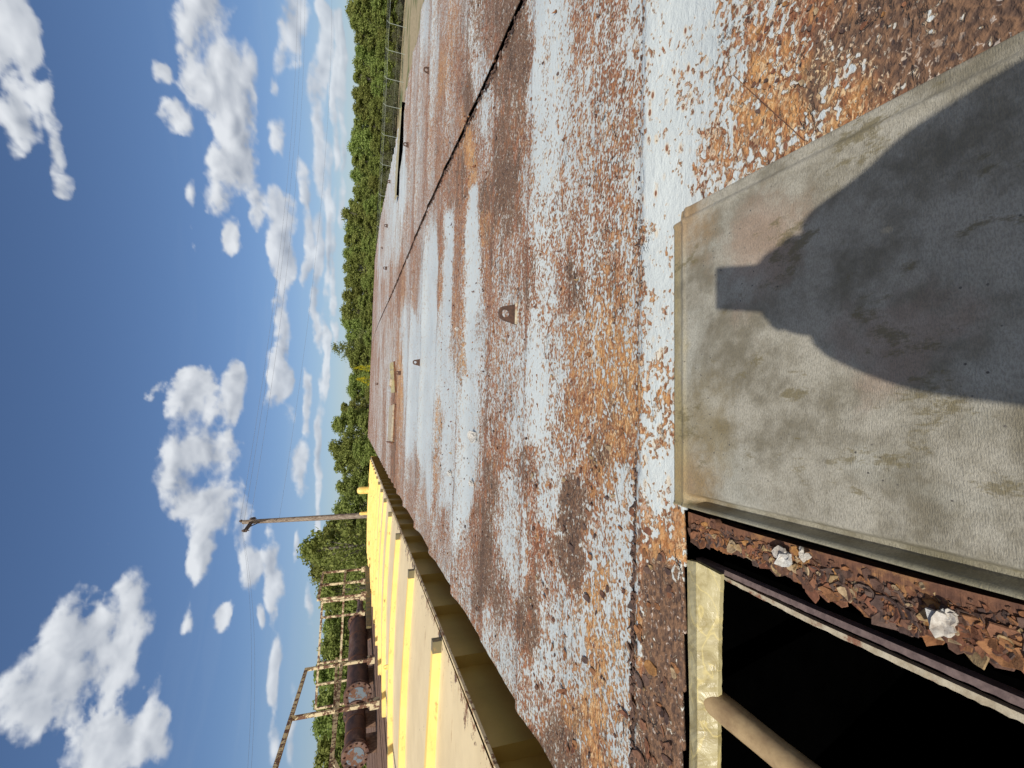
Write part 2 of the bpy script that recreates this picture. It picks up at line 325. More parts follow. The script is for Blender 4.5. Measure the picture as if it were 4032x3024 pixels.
def panel_mat():
    m, nt, p = new('weathered_fibreglass'); co = objco(nt); L = nt.links
    a = noise(nt, co, 3.2, 7, .62, .4); b = noise(nt, co, 9, 8, .68); f = noise(nt, vscale(nt, co, (1, 2.2, 1)), 190, 5, .75)
    c = mixc(nt, mapr(nt, b, .36, .64), (.20, .175, .12), (.43, .40, .325))
    c = mixc(nt, math_(nt, 'MULTIPLY', mapr(nt, a, .50, .64), .6), c, (.50, .49, .42))
    c = mixc(nt, math_(nt, 'MULTIPLY', mapr(nt, noise(nt, vscale(nt, co, (1, 1, 1), (4, 2, 0)), 4.2, 5, .6), .55, .66), .5), c, (.42, .31, .24))
    # olive rim where the resin shows
    s_ = nt.nodes.new('ShaderNodeSeparateXYZ'); L.new(co, s_.inputs[0])
    ex = mapr(nt, s_.outputs[1], .80, .93); nb = math_(nt, 'ADD', ex, math_(nt, 'MULTIPLY', math_(nt, 'SUBTRACT', b, .5), 1.6))
    c = mixc(nt, math_(nt, 'MULTIPLY', mapr(nt, nb, .2, .85), .8), c, (.36, .285, .12))
    for cx_, cy_, col_ in ((.50, .84, (.42, .25, .10)), (-.10, .86, (.36, .23, .09)), (.36, .62, (.44, .31, .23)), (.02, .80, (.25, .19, .08))):
        vd = nt.nodes.new('ShaderNodeVectorMath'); vd.operation = 'DISTANCE'; L.new(vscale(nt, co, (1, 1, 0)), vd.inputs[0]); vd.inputs[1].default_value = (cx_, cy_, 0)
        c = mixc(nt, math_(nt, 'MULTIPLY', mapr(nt, math_(nt, 'ADD', vd.outputs['Value'], math_(nt, 'MULTIPLY', math_(nt, 'SUBTRACT', b, .5), .25)), .13, .02), .6), c, col_)
    ol = mapr(nt, noise(nt, vscale(nt, co, (2.2, 1, 1), (1, 7, 0)), 6, 7, .75), .57, .64)
    c = mixc(nt, math_(nt, 'MULTIPLY', ol, .75), c, (.17, .135, .055))
    rim = mapr(nt, math_(nt, 'MINIMUM', math_(nt, 'ADD', s_.outputs[0], .185), math_(nt, 'SUBTRACT', .585, s_.outputs[0])), .045, .0)
    c = mixc(nt, math_(nt, 'MULTIPLY', rim, .5), c, (.24, .22, .12))
    c = mixc(nt, math_(nt, 'MULTIPLY', mapr(nt, f, .42, .62), .42), c, (.12, .11, .085))
    sv = nt.nodes.new('ShaderNodeTexVoronoi'); sv.inputs['Scale'].default_value = 55; L.new(co, sv.inputs['Vector'])
    c = mixc(nt, math_(nt, 'MULTIPLY', mapr(nt, sv.outputs['Distance'], .12, .06), mapr(nt, a, .5, .55)), c, (.08, .07, .06))
    L.new(c, p.inputs['Base Color']); p.inputs['Roughness'].default_value = .55
    wv_ = nt.nodes.new('ShaderNodeTexWave'); wv_.inputs['Scale'].default_value = 120; wv_.bands_direction = 'Y'; wv_.inputs['Distortion'].default_value = 3; wv_.inputs['Detail'].default_value = 2
    L.new(co, wv_.inputs['Vector'])
    bump(nt, math_(nt, 'ADD', math_(nt, 'MULTIPLY', wv_.outputs['Fac'], .06), math_(nt, 'ADD', f, math_(nt, 'MULTIPLY', b, .6))), .0016, 1.0, p)
    return m
MAT['panel'] = panel_mat()
def resin_mat():
    m, nt, p = new('yellowed_resin'); co = objco(nt)
    a = noise(nt, co, 16, 7, .6, 1.2); v = noise(nt, vscale(nt, co, (1, 1.6, 1)), 11, 2, .4, .8)
    c = mixc(nt, mapr(nt, a, .35, .65), (.30, .245, .11), (.46, .40, .22))
    vein = math_(nt, 'MULTIPLY', mapr(nt, math_(nt, 'ABSOLUTE', math_(nt, 'SUBTRACT', v, .5)), .03, .0), .4)
    c = mixc(nt, vein, c, (.72, .58, .22))
    nt.links.new(c, p.inputs['Base Color']); p.inputs['Roughness'].default_value = .32
    bump(nt, a, .004, .8, p); return m
MAT['resin'] = resin_mat()
MAT['black'] = simple('shade_black', (.0004, .0004, .0004), (.0008, .0008, .0008), 8, 1.0)  # near-black colour stands in for the shade inside the openings
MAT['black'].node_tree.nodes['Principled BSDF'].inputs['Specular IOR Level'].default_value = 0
MAT['tube'] = simple('brown_tube', (.25, .165, .085), (.40, .285, .15), 14, .5, c3=(.44, .34, .20))
MAT['pink'] = simple('primer_rail', (.11, .075, .07), (.17, .12, .11), 60, .9)
MAT['beige'] = simple('beige_rail', (.34, .28, .19), (.50, .44, .33), 40, .8, c3=(.22, .10, .06))
def yellow_mat(name, c1, c2, wearth=.66, stretch=(.5, 3, 1), edge=0):
    m, nt, p = new(name); co = objco(nt)
    a = noise(nt, co, 3, 7, .65); b = noise(nt, vscale(nt, co, stretch), 5, 9, .72)
    c = mixc(nt, mapr(nt, a, .3, .7), c1, c2)
    c = mixc(nt, math_(nt, 'MULTIPLY', mapr(nt, b, wearth-.07, wearth), .6), c, (.50, .28, .09))
    c = mixc(nt, mapr(nt, b, wearth, wearth+.02), c, (.16, .075, .04))
    sx_ = nt.nodes.new('ShaderNodeSeparateXYZ'); nt.links.new(co, sx_.inputs[0])
    e = math_(nt, 'ADD', mapr(nt, sx_.outputs[0], -1.70, -1.47, 0, .13), noise(nt, vscale(nt, co, (1, 1, 1)), 9, 8, .75)); e = math_(nt, 'ADD', e, mapr(nt, sx_.outputs[1], 2.1, .8, 0, .04))
    if edge: c = mixc(nt, mapr(nt, e, .665, .68), c, mixc(nt, mapr(nt, a, .4, .6), (.30, .15, .06), (.12, .06, .035)))
    nt.links.new(c, p.inputs['Base Color']); p.inputs['Roughness'].default_value = .5; bump(nt, math_(nt, 'ADD', a, b), .004, .6, p); return m
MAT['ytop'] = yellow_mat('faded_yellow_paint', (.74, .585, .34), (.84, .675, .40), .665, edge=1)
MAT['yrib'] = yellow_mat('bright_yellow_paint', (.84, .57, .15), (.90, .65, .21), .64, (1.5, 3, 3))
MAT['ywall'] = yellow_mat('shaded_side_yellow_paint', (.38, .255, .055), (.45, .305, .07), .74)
def peel(name, paintc, lo=.5, scale=11):
    m, nt, p = new(name); co = objco(nt); a = noise(nt, co, scale, 8, .7); b = noise(nt, co, 40, 6, .7)
    c = mixc(nt, mapr(nt, b, .3, .7), (.09, .045, .03), (.22, .10, .05)); k = mapr(nt, a, lo-.01, lo+.015)
    c = mixc(nt, k, paintc, c); nt.links.new(c, p.inputs['Base Color']); p.inputs['Roughness'].default_value = .7
    bump(nt, math_(nt, 'SUBTRACT', b, k), .003, .7, p); return m
MAT['capend'] = yellow_mat('rib_end_shade_paint', (.13, .11, .055), (.19, .16, .08), .6)  # darkened olive yellow, the rib ends' shadow put into the colour
MAT['rail'] = peel('flaking_cream_rail', (.66, .55, .34), .50, 7)
MAT['pipe'] = simple('rusted_pipe', (.055, .03, .026), (.15, .07, .045), 5, .7, c3=(.20, .12, .09), stretch=(1, .4, 1))
MAT['cap'] = peel('blue_grey_flange', (.16, .20, .235), .52, 5)
MAT['timber'] = simple('old_timber', (.10, .055, .035), (.24, .14, .09), 9, .9, bd=.01, stretch=(4, .4, 1))
MAT['pole'] = simple('weathered_pole', (.13, .09, .065), (.33, .27, .21), 6, .9, bd=.01, stretch=(3, 3, .25))
MAT['arm'] = simple('dark_crossarm', (.06, .04, .035), (.11, .08, .065), 10, .9)
MAT['wire'] = simple('wire', (.16, .17, .19), (.2, .21, .23), 10, .6)
MAT['post'] = simple('galvanised', (.30, .34, .30), (.38, .42, .38), 10, .5)
def leaf_mat(name, c1, c2):
    m = bpy.data.materials.new(name); m.use_nodes = True; nt = m.node_tree; nt.nodes.clear()
    gi_ = nt.nodes.new('ShaderNodeNewGeometry'); oi = nt.nodes.new('ShaderNodeObjectInfo')
    c = mixc(nt, gi_.outputs['Random Per Island'], c1, c2)
    hv = nt.nodes.new('ShaderNodeHueSaturation'); nt.links.new(c, hv.inputs['Color'])
    nt.links.new(mapr(nt, oi.outputs['Random'], 0, 1, .475, .515, False), hv.inputs['Hue']); nt.links.new(mapr(nt, oi.outputs['Random'], 0, 1, .8, 1.15, False), hv.inputs['Value'])
    d = nt.nodes.new('ShaderNodeBsdfDiffuse'); t = nt.nodes.new('ShaderNodeBsdfTranslucent'); ms = nt.nodes.new('ShaderNodeMixShader'); ms.inputs[0].default_value = .5
    o = nt.nodes.new('ShaderNodeOutputMaterial')
    for q in (d, t): nt.links.new(hv.outputs[0], q.inputs[0])
    nt.links.new(d.outputs[0], ms.inputs[1]); nt.links.new(t.outputs[0], ms.inputs[2]); nt.links.new(ms.outputs[0], o.inputs[0]); return m
MAT['leaf'] = leaf_mat('spring_leaf', (.21, .265, .07), (.38, .43, .14))
MAT['leafpale'] = leaf_mat('pale_leaf', (.22, .27, .10), (.34, .38, .16))
MAT['brush'] = leaf_mat('grey_green_brush', (.15, .17, .09), (.27, .27, .17))
MAT['yleaf'] = leaf_mat('yellow_blossom', (.5, .42, .03), (.62, .54, .05))
MAT['bark'] = simple('bark', (.10, .085, .07), (.24, .21, .18), 4, .9)
def ground_mat():
    m, nt, p = new('dry_grass'); co = objco(nt); a = noise(nt, co, .12, 8, .6); b = noise(nt, co, 2.2, 8, .75)
    c = mixc(nt, mapr(nt, b, .3, .7), (.24, .19, .11), (.44, .36, .23)); c = mixc(nt, mapr(nt, a, .48, .60), c, (.11, .13, .04))
    nt.links.new(c, p.inputs['Base Color']); p.inputs['Roughness'].default_value = .95; bump(nt, b, .1, .5, p); return m
MAT['ground'] = ground_mat()

# ------------------------------------------------------------------ ground
b = MB(); R = 2500; n = 40
gv = []; 
for i in range(n+1):
    for j in range(n+1):
        x = math.copysign((abs(i/n*2-1))**2.2, i/n*2-1)*R; y = math.copysign((abs(j/n*2-1))**2.2, j/n*2-1)*R
        gv.append((x, y, 0))
b.add(gv, [(i*(n+1)+j, (i+1)*(n+1)+j, (i+1)*(n+1)+j+1, i*(n+1)+j+1) for i in range(n) for j in range(n)])
tag(b.build('ground', MAT['ground']), kind='structure')

# ------------------------------------------------------------------ the rusty roof
SK = .065
def sc(x_img, y_img=1500): q = at(x_img, y_img, CH); return q.y+SK*q.x
RIDGES = [(sc(2548), .030), (sc(2078), .020), (sc(1925), .008), (sc(1812), .034), (sc(1720), .030), (sc(1660), .045), (sc(1612), .04), (sc(1584), .04)]
s_ = RIDGES[-1][0]
while s_ < 52: s_ += .95; RIDGES.append((s_, .04))
GAP = [(q.x, q.y) for q in (at(x, y, CH) for x, y in [(2063, 0), (1973, 179), (1889, 400), (1832, 499), (1767, 644), (1701, 780), (1615, 986), (1560, 1122), (1484, 1290)])]
GAP = [(2.25, 1.2), (2.28, 1.6)]+GAP[:]+[(9.6, 52.)]
GY = np.array([q[1] for q in GAP]); GX = np.array([q[0] for q in GAP])
_gk = np.ones(9)/9; _gy = np.geomspace(1.0, 56, 400); _gx = np.convolve(np.pad(np.interp(_gy, GY, GX), 24, mode='edge'), np.ones(49)/49, 'valid')
def gapx(y): return np.interp(y, _gy, _gx)
def lefte(y): return -1.285+.0115*np.maximum(0, y-6)
def righte(y): return np.interp(y, [-4, 6.9, 10, 31, 52], [7.2, 7.24, 8.2, 14.8, 19.5])
def roof_z(x, y):
    x = np.asarray(x, float); y = np.asarray(y, float); s = y+SK*x
    z = np.zeros_like(s)
    for i, (r, h) in enumerate(RIDGES):
        w = .10 if i else .055
        # steep far flank, long near flank
        d = s-r
        z = z+h*np.where(d > 0, np.exp(-(d/(.35*w))**2), np.exp(-(d/(2.2*w))**2))
    if True:
        z = z+.012*(s < RIDGES[0][0]-.02)*1.0
    z = z+.022*fbm(x*.9+5, y*.9, 3)*np.clip((s-1.1)*2, 0, 1)+.004*fbm(x*9, y*9, 3)
    gd = np.exp(-((x-gapx(y))/.35)**2); z = z*(1-.75*gd)
    # lifted lip along the long open seam, right of it the sheet sits lower
    g_ = x-gapx(y)
    z = z+.005*np.exp(-((g_+.06)/.04)**2)*(g_ < 0)+.004*(g_ > .0)*np.exp(-(g_/.2)**2)
    return z
def roofp(x_img, y_img): 
    q = at(x_img, y_img, CH); return Vector((q.x, q.y, ZR+float(roof_z(q.x, q.y))))
# wear control points: place in the photograph /1.823, paint left, ochre, dark
CP = """1420 60 .8 0 0;1420 200 .82 .1 0;1420 300 .88 0 0;1420 420 .93 0 0;1420 560 .85 0 0;1420 700 .72 .1 0;1420 800 .58 .5 0;1420 900 .62 .5 0;1420 1000 .88 .1 0;1420 1060 .78 0 0;1425 1120 .45 .6 0;1440 1150 .30 .8 0;1440 1190 .3 .9 .1;1440 1240 .08 .2 1;1430 1280 .0 0 1;1430 1400 0 0 1;1425 1500 0 0 1;1450 1600 .06 0 1;1420 1640 .1 .2 1;1460 1560 .05 .1 1
1470 30 .93 0 0;1500 100 .88 0 0;1500 200 .72 0 0;1570 80 .6 .2 0;1450 420 .93 0 0;1470 330 .85 .1 0;1520 380 .62 .3 0;1540 300 .45 .5 0;1600 250 .40 .7 0;1560 180 .5 .4 0;1640 50 .42 .4 .1;1650 150 .38 .7 .1;1700 100 .28 .6 .2;1700 250 .25 .9 .2;1760 180 .2 .8 .4;1800 50 .12 .4 .6;1850 150 .25 .6 .5;1900 80 .12 .3 .8;2000 50 .08 .4 .7;2000 120 .05 .3 .6;2100 30 .04 .1 .9;1800 220 .2 .9 .3;2180 20 0 0 1;1950 20 .1 .2 .9
1180 30 .93 0 0;1180 150 .82 0 0;1160 200 .9 0 0;1210 60 .75 0 0;1200 250 .78 0 0;1175 350 .75 0 0;1160 450 .62 .1 0;1260 60 .35 .1 .2;1300 40 .4 0 .2;1300 150 .42 0 .3;1260 130 .5 .1 .1;1350 60 .6 0 .1;1350 200 .45 .1 .2;1350 300 .42 .2 .1;1250 300 .5 .2 .1;1300 420 .42 .2 .2;1200 480 .58 .1 .1;1180 600 .66 .1 0;1250 560 .46 .2 .3;1245 590 .3 0 .5;1350 500 .5 .3 .1;1350 620 .42 .4 .1;1300 650 .46 .6 .1;1320 750 .33 .9 .1;1330 850 .25 .9 .2;1250 750 .45 .5 0;1180 720 .6 .1 0;1160 760 .8 0 0;1200 800 .65 .1 0;1160 850 .8 0 0;1160 980 .66 .1 0;1250 880 .25 .6 .4;1250 960 .45 .3 .1;1330 930 .15 .7 .3;1290 980 .22 .6 .5;1230 1080 .12 .2 .9;1245 1200 .12 .2 .9;1230 1150 .15 .2 .8;1180 1120 .7 .1 0;1200 1050 .6 .1 .1;1330 1040 .62 .4 0;1340 1150 .66 .3 0;1290 1180 .62 .1 .1;1180 1280 .55 .1 .1;1160 1200 .2 .1 .4;1300 1280 .4 1 0;1340 1290 .66 .4 0;1290 1400 .25 1 0;1220 1350 .68 .2 0;1240 1410 .6 .3 .1;1180 1400 .66 .1 .1;1250 1460 .55 .3 .3;1350 1430 .62 .6 0;1350 1350 .5 .7 .1;1180 1500 .5 0 .3;1250 1520 .22 .9 .3;1280 1500 .2 1 .1;1200 1560 .18 .2 .6;1330 1580 .55 .4 0;1290 1620 .2 .8 .4;1230 1620 .15 .2 .7;1350 1640 .5 .5 .2;1170 1640 .15 .2 .8
1060 50 .2 0 .5;1100 50 .1 .1 .8;1120 120 .08 .2 .8;1080 150 .15 .2 .6;1080 300 .12 .2 .7;1110 250 .15 .3 .5;1060 250 .42 .1 .2;1045 330 .4 .1 .2;1090 400 .08 0 .9;1100 480 .2 .2 .6;1100 560 .38 .1 .2;1060 560 .36 .2 .3;1060 640 .3 .2 .2;1100 680 .5 0 0;1060 760 .42 .2 .1;1100 850 .5 .1 .1;1080 950 .25 .2 .4;1120 900 .75 0 0;1060 1050 .18 .2 .6;1100 1050 .68 0 .1;1030 1120 .22 .2 .4;1050 1200 .06 0 1;1040 1270 .12 .1 .8;1090 1180 .72 0 .1;1075 1230 .4 0 .4;1110 1230 .66 0 .1;1050 1350 .62 0 .1;1100 1400 .62 0 .1;1135 1330 .1 .2 .8;1080 1290 .2 .1 .6;1135 1000 .35 0 .5;1135 600 .3 0 .4;1125 1480 .5 0 .3
1022 410 1 0 0;1020 480 1 0 0;1025 560 1 0 0;1022 650 .98 0 0;1015 750 .95 0 0;1010 850 .95 0 0;1020 950 .85 0 0;1010 1050 .93 0 0;990 1100 .85 0 0;1020 370 .15 .8 .1;1010 320 .12 .9 .1;1045 480 .2 .6 .3;1048 560 .3 .3 .3;1045 430 .15 .3 .6;1055 850 .45 0 .2;1000 280 .2 .6 .3;1045 700 .6 .1 .1;1045 950 .35 .1 .4
990 420 .1 .3 .4;992 480 .15 .3 .3;988 560 .22 .3 .2;986 680 .25 .4 .2;985 760 .5 .4 0;980 850 .85 .2 0;1000 770 .45 .9 0;985 950 .8 0 0;970 480 1 0 0;968 560 1 0 0;965 650 .9 0 0;960 720 .85 .1 0;960 850 .9 0 0;960 950 .88 0 0;960 1050 .8 .2 0;950 900 .45 .8 0;945 1000 .4 .5 .1;940 1100 .45 .1 .2;950 620 .3 .4 .1;952 520 .15 .2 .3;940 560 .95 0 0;935 650 1 0 0;935 750 .97 0 0;930 850 .96 0 0;925 950 .94 0 0;928 1050 .8 0 .1;918 620 .85 0 0;915 700 .98 0 0;910 850 .95 0 0;905 950 .93 0 0;900 1020 .4 .1 .3;885 1060 .35 .2 .3;915 1100 .4 .3 .2;960 1130 .35 .1 .3;1000 1200 .5 0 .1;1000 1280 .6 0 .1;990 1340 .5 0 .1;950 1230 .5 .1 .1;930 1150 .4 .2 .3
897 560 .3 .2 .3;896 640 .35 .3 .2;893 700 .9 0 0;886 850 .97 0 0;882 950 .92 0 0;880 1020 .5 .2 .2;872 700 .75 .1 0;876 780 .9 0 0;866 830 .3 .9 0;862 900 .25 .5 .1;862 960 .35 .3 .2;852 700 .5 .1 .1;840 800 .68 0 0;836 900 .66 0 .1;830 960 .4 .1 .4;822 850 .75 0 0;812 800 .7 0 .1;812 700 .75 0 0;830 620 .5 0 .1;845 620 .4 .2 .2;870 620 .25 .5 .1;850 940 .1 .2 .6
850 450 .92 0 0;842 500 .93 0 0;870 400 .97 0 0;862 350 .85 .1 0;880 300 .45 .2 .1;920 200 .42 .2 .1;940 120 .62 .1 .1;925 40 .72 .1 .1;960 40 .45 .2 .1;960 250 .42 .2 .2;1000 150 .25 .2 .4;1012 220 .1 0 .9;1015 60 .5 0 .5;1045 60 .3 0 .5;1035 180 .62 0 .2;1050 240 .7 0 .2;930 400 .45 .1 .2;900 450 .5 .1 .1;950 350 .3 .3 .3;975 60 .35 .4 .1;985 250 .4 .2 .2;880 560 .5 0 .2;860 530 .7 0 0;830 580 .9 0 0;820 540 .93 0 0;862 600 .22 .2 .4;880 480 .45 .1 .2;900 360 .55 .1 .1;905 280 .5 .1 .1;955 160 .3 .6 .1;970 430 .2 .2 .4;1000 380 .12 .3 .6"""
CPA = np.array([[float(q) for q in r.split()] for blk in CP.split('\n') for r in blk.split(';') if r.strip()])
def wear(P):                                      # P: (n,3) world points
    q = (P-np.array([0, 0, CZ]))@B; k = F/np.maximum(-q[:, 2], .05)
    ix = (2016-q[:, 1]*k)/1.823; iy = (1512-q[:, 0]*k)/1.823
    # compare places on the roof, stretched along the sheets; further away the rows lie closer together
    out = np.zeros((len(P), 3))
    def wpos(ix_, iy_): 
        v = np.maximum(ix_-790, 6.); return np.log(v)*420, iy_/(1+0*v)
    ca, cb = wpos(CPA[:, 0], CPA[:, 1]); pa, pb = wpos(ix, iy)
    q1 = P[:, 0]*2.2; q2 = (P[:, 1]+SK*P[:, 0])*3.2; fd = 1/(1+P[:, 1].clip(0)*.25)
    pa = pa+fbm(q1*.7, q2, 4)*46*fd; pb = pb+fbm(q1+30, q2*.7+11, 4)*150*fd
    for i in range(0, len(P), 20000):
        d2 = ((pa[i:i+20000, None]-ca)*2.2)**2*1.0+((pb[i:i+20000, None]-cb))**2
        w = 1/(d2+60)**2.2; w /= w.sum(1)[:, None]; out[i:i+20000] = w@CPA[:, 2:]
    S_ = P[:, 1]+SK*P[:, 0]
    for i, (r, h) in enumerate(RIDGES):           # less paint and darker rust at the foot of every fold
        if i == 0: continue
        wd = .03+.004*r; e = np.exp(-((S_-r-.03)/wd)**2)*(.35+.9*vn(P[:, 0]*1.3+i*9, S_*.2+i))*(.55 if i < 3 else .8); out[:, 0] -= e*.75; out[:, 2] += e*.25
        e = np.exp(-((S_-r-.45)/.22)**2)*np.clip(vn(P[:, 0]*.25+i*5, S_*0+i*3.3)*2-.9, 0, 1)*.45*(r > 3); out[:, 0] -= e
    far = np.clip((S_-12)/12, 0, 1); out[:, 0] -= far*.16+.0*S_
    out[:, 0] += .22*fbm(P[:, 0]*.9+3, S_*5.5, 4)*np.clip(S_-1.2, 0, 1)
    out[:, 0] += .35*fbm(P[:, 0]*4, S_*7+40, 3)*np.clip(1-np.abs(out[:, 0]-.5)*1.6, 0, 1)
    out[:, 0] = np.where(out[:, 0] < .96, .49+(out[:, 0]-.5)*.9, out[:, 0])
    out = np.clip(out, 0, 1)
    return out
rows = np.concatenate([np.linspace(-2.2, .18, 30), np.geomspace(.2, 52, 560)])
NC = 380; tt = np.linspace(0, 1, NC)
XX = np.zeros((len(rows), NC)); YY = np.zeros_like(XX)
for i, y in enumerate(rows):
    l, r = float(lefte(y)), float(righte(y)); gx = float(gapx(y)); 
    kg = int(round((gx-l)/(r-l)*0+150)); 
    xs = np.concatenate([np.linspace(l, gx-.036, 160), np.linspace(gx+.036, r, NC-160)])
    XX[i] = xs; YY[i] = y
# ragged outer edges
XX[:, 0] += .03*fbm(rows*6, rows*0+3, 4)*2*np.clip(1/np.maximum(rows, 1), .15, 1); XX[:, -1] += .12*fbm(rows*3, rows*0+9, 4)
XX[:, 159] += .008*fbm(rows*9, rows*0+1, 4); XX[:, 160] += .010*fbm(rows*7, rows*0+6, 4)
ZZ = ZR+roof_z(XX, YY)
ZZ[:, 0] -= .0; P = np.stack([XX, YY, ZZ], -1).reshape(-1, 3)
OPN = (-1.00, -.125, -.25, .925)                    # the cut for the hatch, x0 x1 y0 y1
_q = at(2709, 2500, .744); CUT = _q.y+SK*_q.x
faces = []
for i in range(len(rows)-1):
    for j in range(NC-1):
        if j == 159: continue
        cx, cy = XX[i, j], YY[i, j]
        if OPN[0] < cx < OPN[1]-.004-.05*(cy > .88) and OPN[2] < cy and cy+SK*cx < CUT: continue
        faces.append((i*NC+j, i*NC+j+1, (i+1)*NC+j+1, (i+1)*NC+j))
me = bpy.data.meshes.new('roof_sheet'); me.from_pydata(P.tolist(), [], faces)
ca = me.color_attributes.new('wear', 'FLOAT_COLOR', 'POINT'); wv3 = wear(P)
ca.data.foreach_set('color', np.concatenate([wv3, np.ones((len(P), 1))], 1).astype(np.float32).ravel())
roof = tag(empty('rusted_roof', (3, 20, 0)), 'long low steel roof with peeling white paint and brown rust, filling the foreground', 'roof')
ro = put('roof_sheet', me, MAT['sheet'], roof, True)
sol = ro.modifiers.new('thickness', 'SOLIDIFY'); sol.thickness = .008; sol.offset = -1
# side walls, and a black strip painted as the shade in the open seam
def wall_strip(path, z0, z1, thick=.02):
    b = MB()
    for (x0, y0), (x1, y1) in zip(path[:-1], path[1:]):
        b.bar((x0, y0, (z0+z1)/2), (x1, y1, (z0+z1)/2), thick, z1-z0)
    return b
ys = [-2.2, 1, 3, 6, 10, 16, 24, 34, 44, 51.8]
b = wall_strip([(float(lefte(y))+.045, y) for y in ys]+[(float(righte(51.8))-.05, 51.8)]+[(float(righte(y))-.10, y) for y in ys[::-1]]+[(float(lefte(-2.2))+.045, -2.2)], 0, ZR-.045, .03)
b.build('side_wall', MAT['rust'], roof)
b = MB()
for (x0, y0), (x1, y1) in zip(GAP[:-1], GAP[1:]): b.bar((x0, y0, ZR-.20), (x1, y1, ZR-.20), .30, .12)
b.build('seam_shade', MAT['black'], roof)
# crumbling scale standing along the seam lip
b = MB()
for k in range(420):
    y = math.exp(random.uniform(math.log(1.9), math.log(30))); x = float(gapx(y)); s = .006+.003*y**.5
    c = Vector((x+random.uniform(-.09, -.042), y, ZR+float(roof_z(x-.06, y))+.003))
    b.plate(c, random.uniform(.5, 1.5)*s*1.3, .004, (random.gauss(.5, .4), random.gauss(0, .3), 1), 6, .5, 1.0)
tag(b.build('seam_scale', MAT['darkflake'], roof), kind='stuff')
# scale in the crease of the nearest fold and loose scale on the bare patch
b = MB()
for k in range(700):
    x = random.uniform(-1.25, -.05) if k % 4 else random.uniform(-.05, 1.3); s = RIDGES[0][0]+random.gauss(.012, .010); y = s-SK*x
    if x > -.1 and random.random() < .6: continue
    z = ZR+float(roof_z(x, y)); b.plate((x, y, z+.001), random.uniform(.004, .016)*(1 if x < -.3 else .5), .003, (random.gauss(0, .4), random.gauss(.3, .4), 1), 6, .5, random.uniform(1, 2.2), random.gauss(0, .3))
tag(b.build('crease_scale', MAT['darkflake'], roof), kind='stuff')
b = MB()
for k in range(150):
    x, y = random.uniform(-1.2, -.25), random.uniform(.94, 1.06)
    if random.random() < .5: x, y = random.uniform(-1.25, 0), random.uniform(1.1, 1.9)
    z = ZR+float(roof_z(x, y)); b.plate((x, y, z+.001), random.uniform(.004, .017), .0025, (random.gauss(0, .12), random.gauss(0, .12), 1), 8, .45, random.uniform(1, 2))
for k in range(200):
    q = at(random.uniform(2950, 3950), random.uniform(0, 700), CH)
    if q.x < .60+.03 or q.y > .98: continue
    b.plate((q.x, q.y, ZR+float(roof_z(q.x, q.y))+.001), random.uniform(.002, .007), .0015, (random.gauss(0, .12), random.gauss(0, .12), 1), 8, .4, random.uniform(1, 1.6))
for k in range(420):
    x = random.uniform(-1.2, 3.5); y = random.uniform(1.1, 4.5)
    z = ZR+float(roof_z(x, y)); b.plate((x, y, z+.001), random.uniform(.003, .012), .003, (random.gauss(0, .25), random.gauss(0, .25), 1), 7, .5, random.uniform(1, 2.5), random.gauss(1.6, .3))
tag(b.build('loose_scale', MAT['flake'], roof), kind='stuff')

# lifting lugs
def lug_mesh(w, h, hr, t):
    bm = bmesh.new(); n = 20; out = []; top = w*.36
    out.append((-w/2, 0)); 
    for k in range(11):
        a = math.pi-math.pi*k/10; out.append((top*math.cos(a), h-top+top*math.sin(a)))
    out.append((w/2, 0)); 
    hc = (0, h-top); m = len(out)
    hole = []
    for k in range(m):
        a = math.atan2(out[k][1]-hc[1], out[k][0]-hc[0]); hole.append((hc[0]+hr*math.cos(a), hc[1]+hr*math.sin(a)))
    # add bottom mid points
    out.insert(0, (0, 0)); hole.insert(0, (0, hc[1]-hr)); m += 1
    L = {}
    for s in (0, 1):
        for nm, ps in (('o', out), ('h', hole)):
            L[nm, s] = [bm.verts.new((x, (s-.5)*t, z)) for x, z in ps]
    for i in range(m):
        j = (i+1) % m
        bm.faces.new((L['o', 0][i], L['o', 0][j], L['h', 0][j], L['h', 0][i])); bm.faces.new((L['o', 1][j], L['o', 1][i], L['h', 1][i], L['h', 1][j]))
        bm.faces.new((L['o', 0][j], L['o', 0][i], L['o', 1][i], L['o', 1][j])); bm.faces.new((L['h', 0][i], L['h', 0][j], L['h', 1][j], L['h', 1][i]))
    bmesh.ops.recalc_face_normals(bm, faces=bm.faces); me = bpy.data.meshes.new('lifting_lug'); bm.to_mesh(me); bm.free(); return me
LUGS = [(2030, 1238, 82, 68), (1663, 1428, 28, 25), (1585, 1469, 18, 19), (1490, 1512, 11, 11), (1698, 280, 33, 29), (1609, 571, 22, 19), (1541, 716, 15, 11), (1530, 890, 16, 13), (1509, 977, 11, 9), (1528, 1057, 15, 14), (1458, 1135, 8, 7)]
for (x, y, w, h) in LUGS:
    q = roofp(x, y); dep = abs(float((np.array(q)-np.array([0, 0, CZ]))@FWD)); W_ = w*dep/F; H_ = h*dep/F*1.12
    o = put('lifting_lug', lug_mesh(W_, H_, W_*.19, W_*.13), MAT['lug'], None); o.location = q-Vector((0, 0, .004)); o.parent = roof; o.matrix_parent_inverse = Matrix.Translation(-roof.location)
    o.rotation_euler = (0, 0, -SK+random.uniform(-.03, .03)); bevel(o, W_*.02)
    if w > 60:
        m_ = MB(); m_.tube([q+Vector((-W_*.5, -.012, .003)), q+Vector((W_*.5, -.018, .003))], .008, 8); wd = m_.build('weld_bead', MAT['beige'], roof)

# ------------------------------------------------------------------ near hatch opening (part of the roof)
hf = MB()
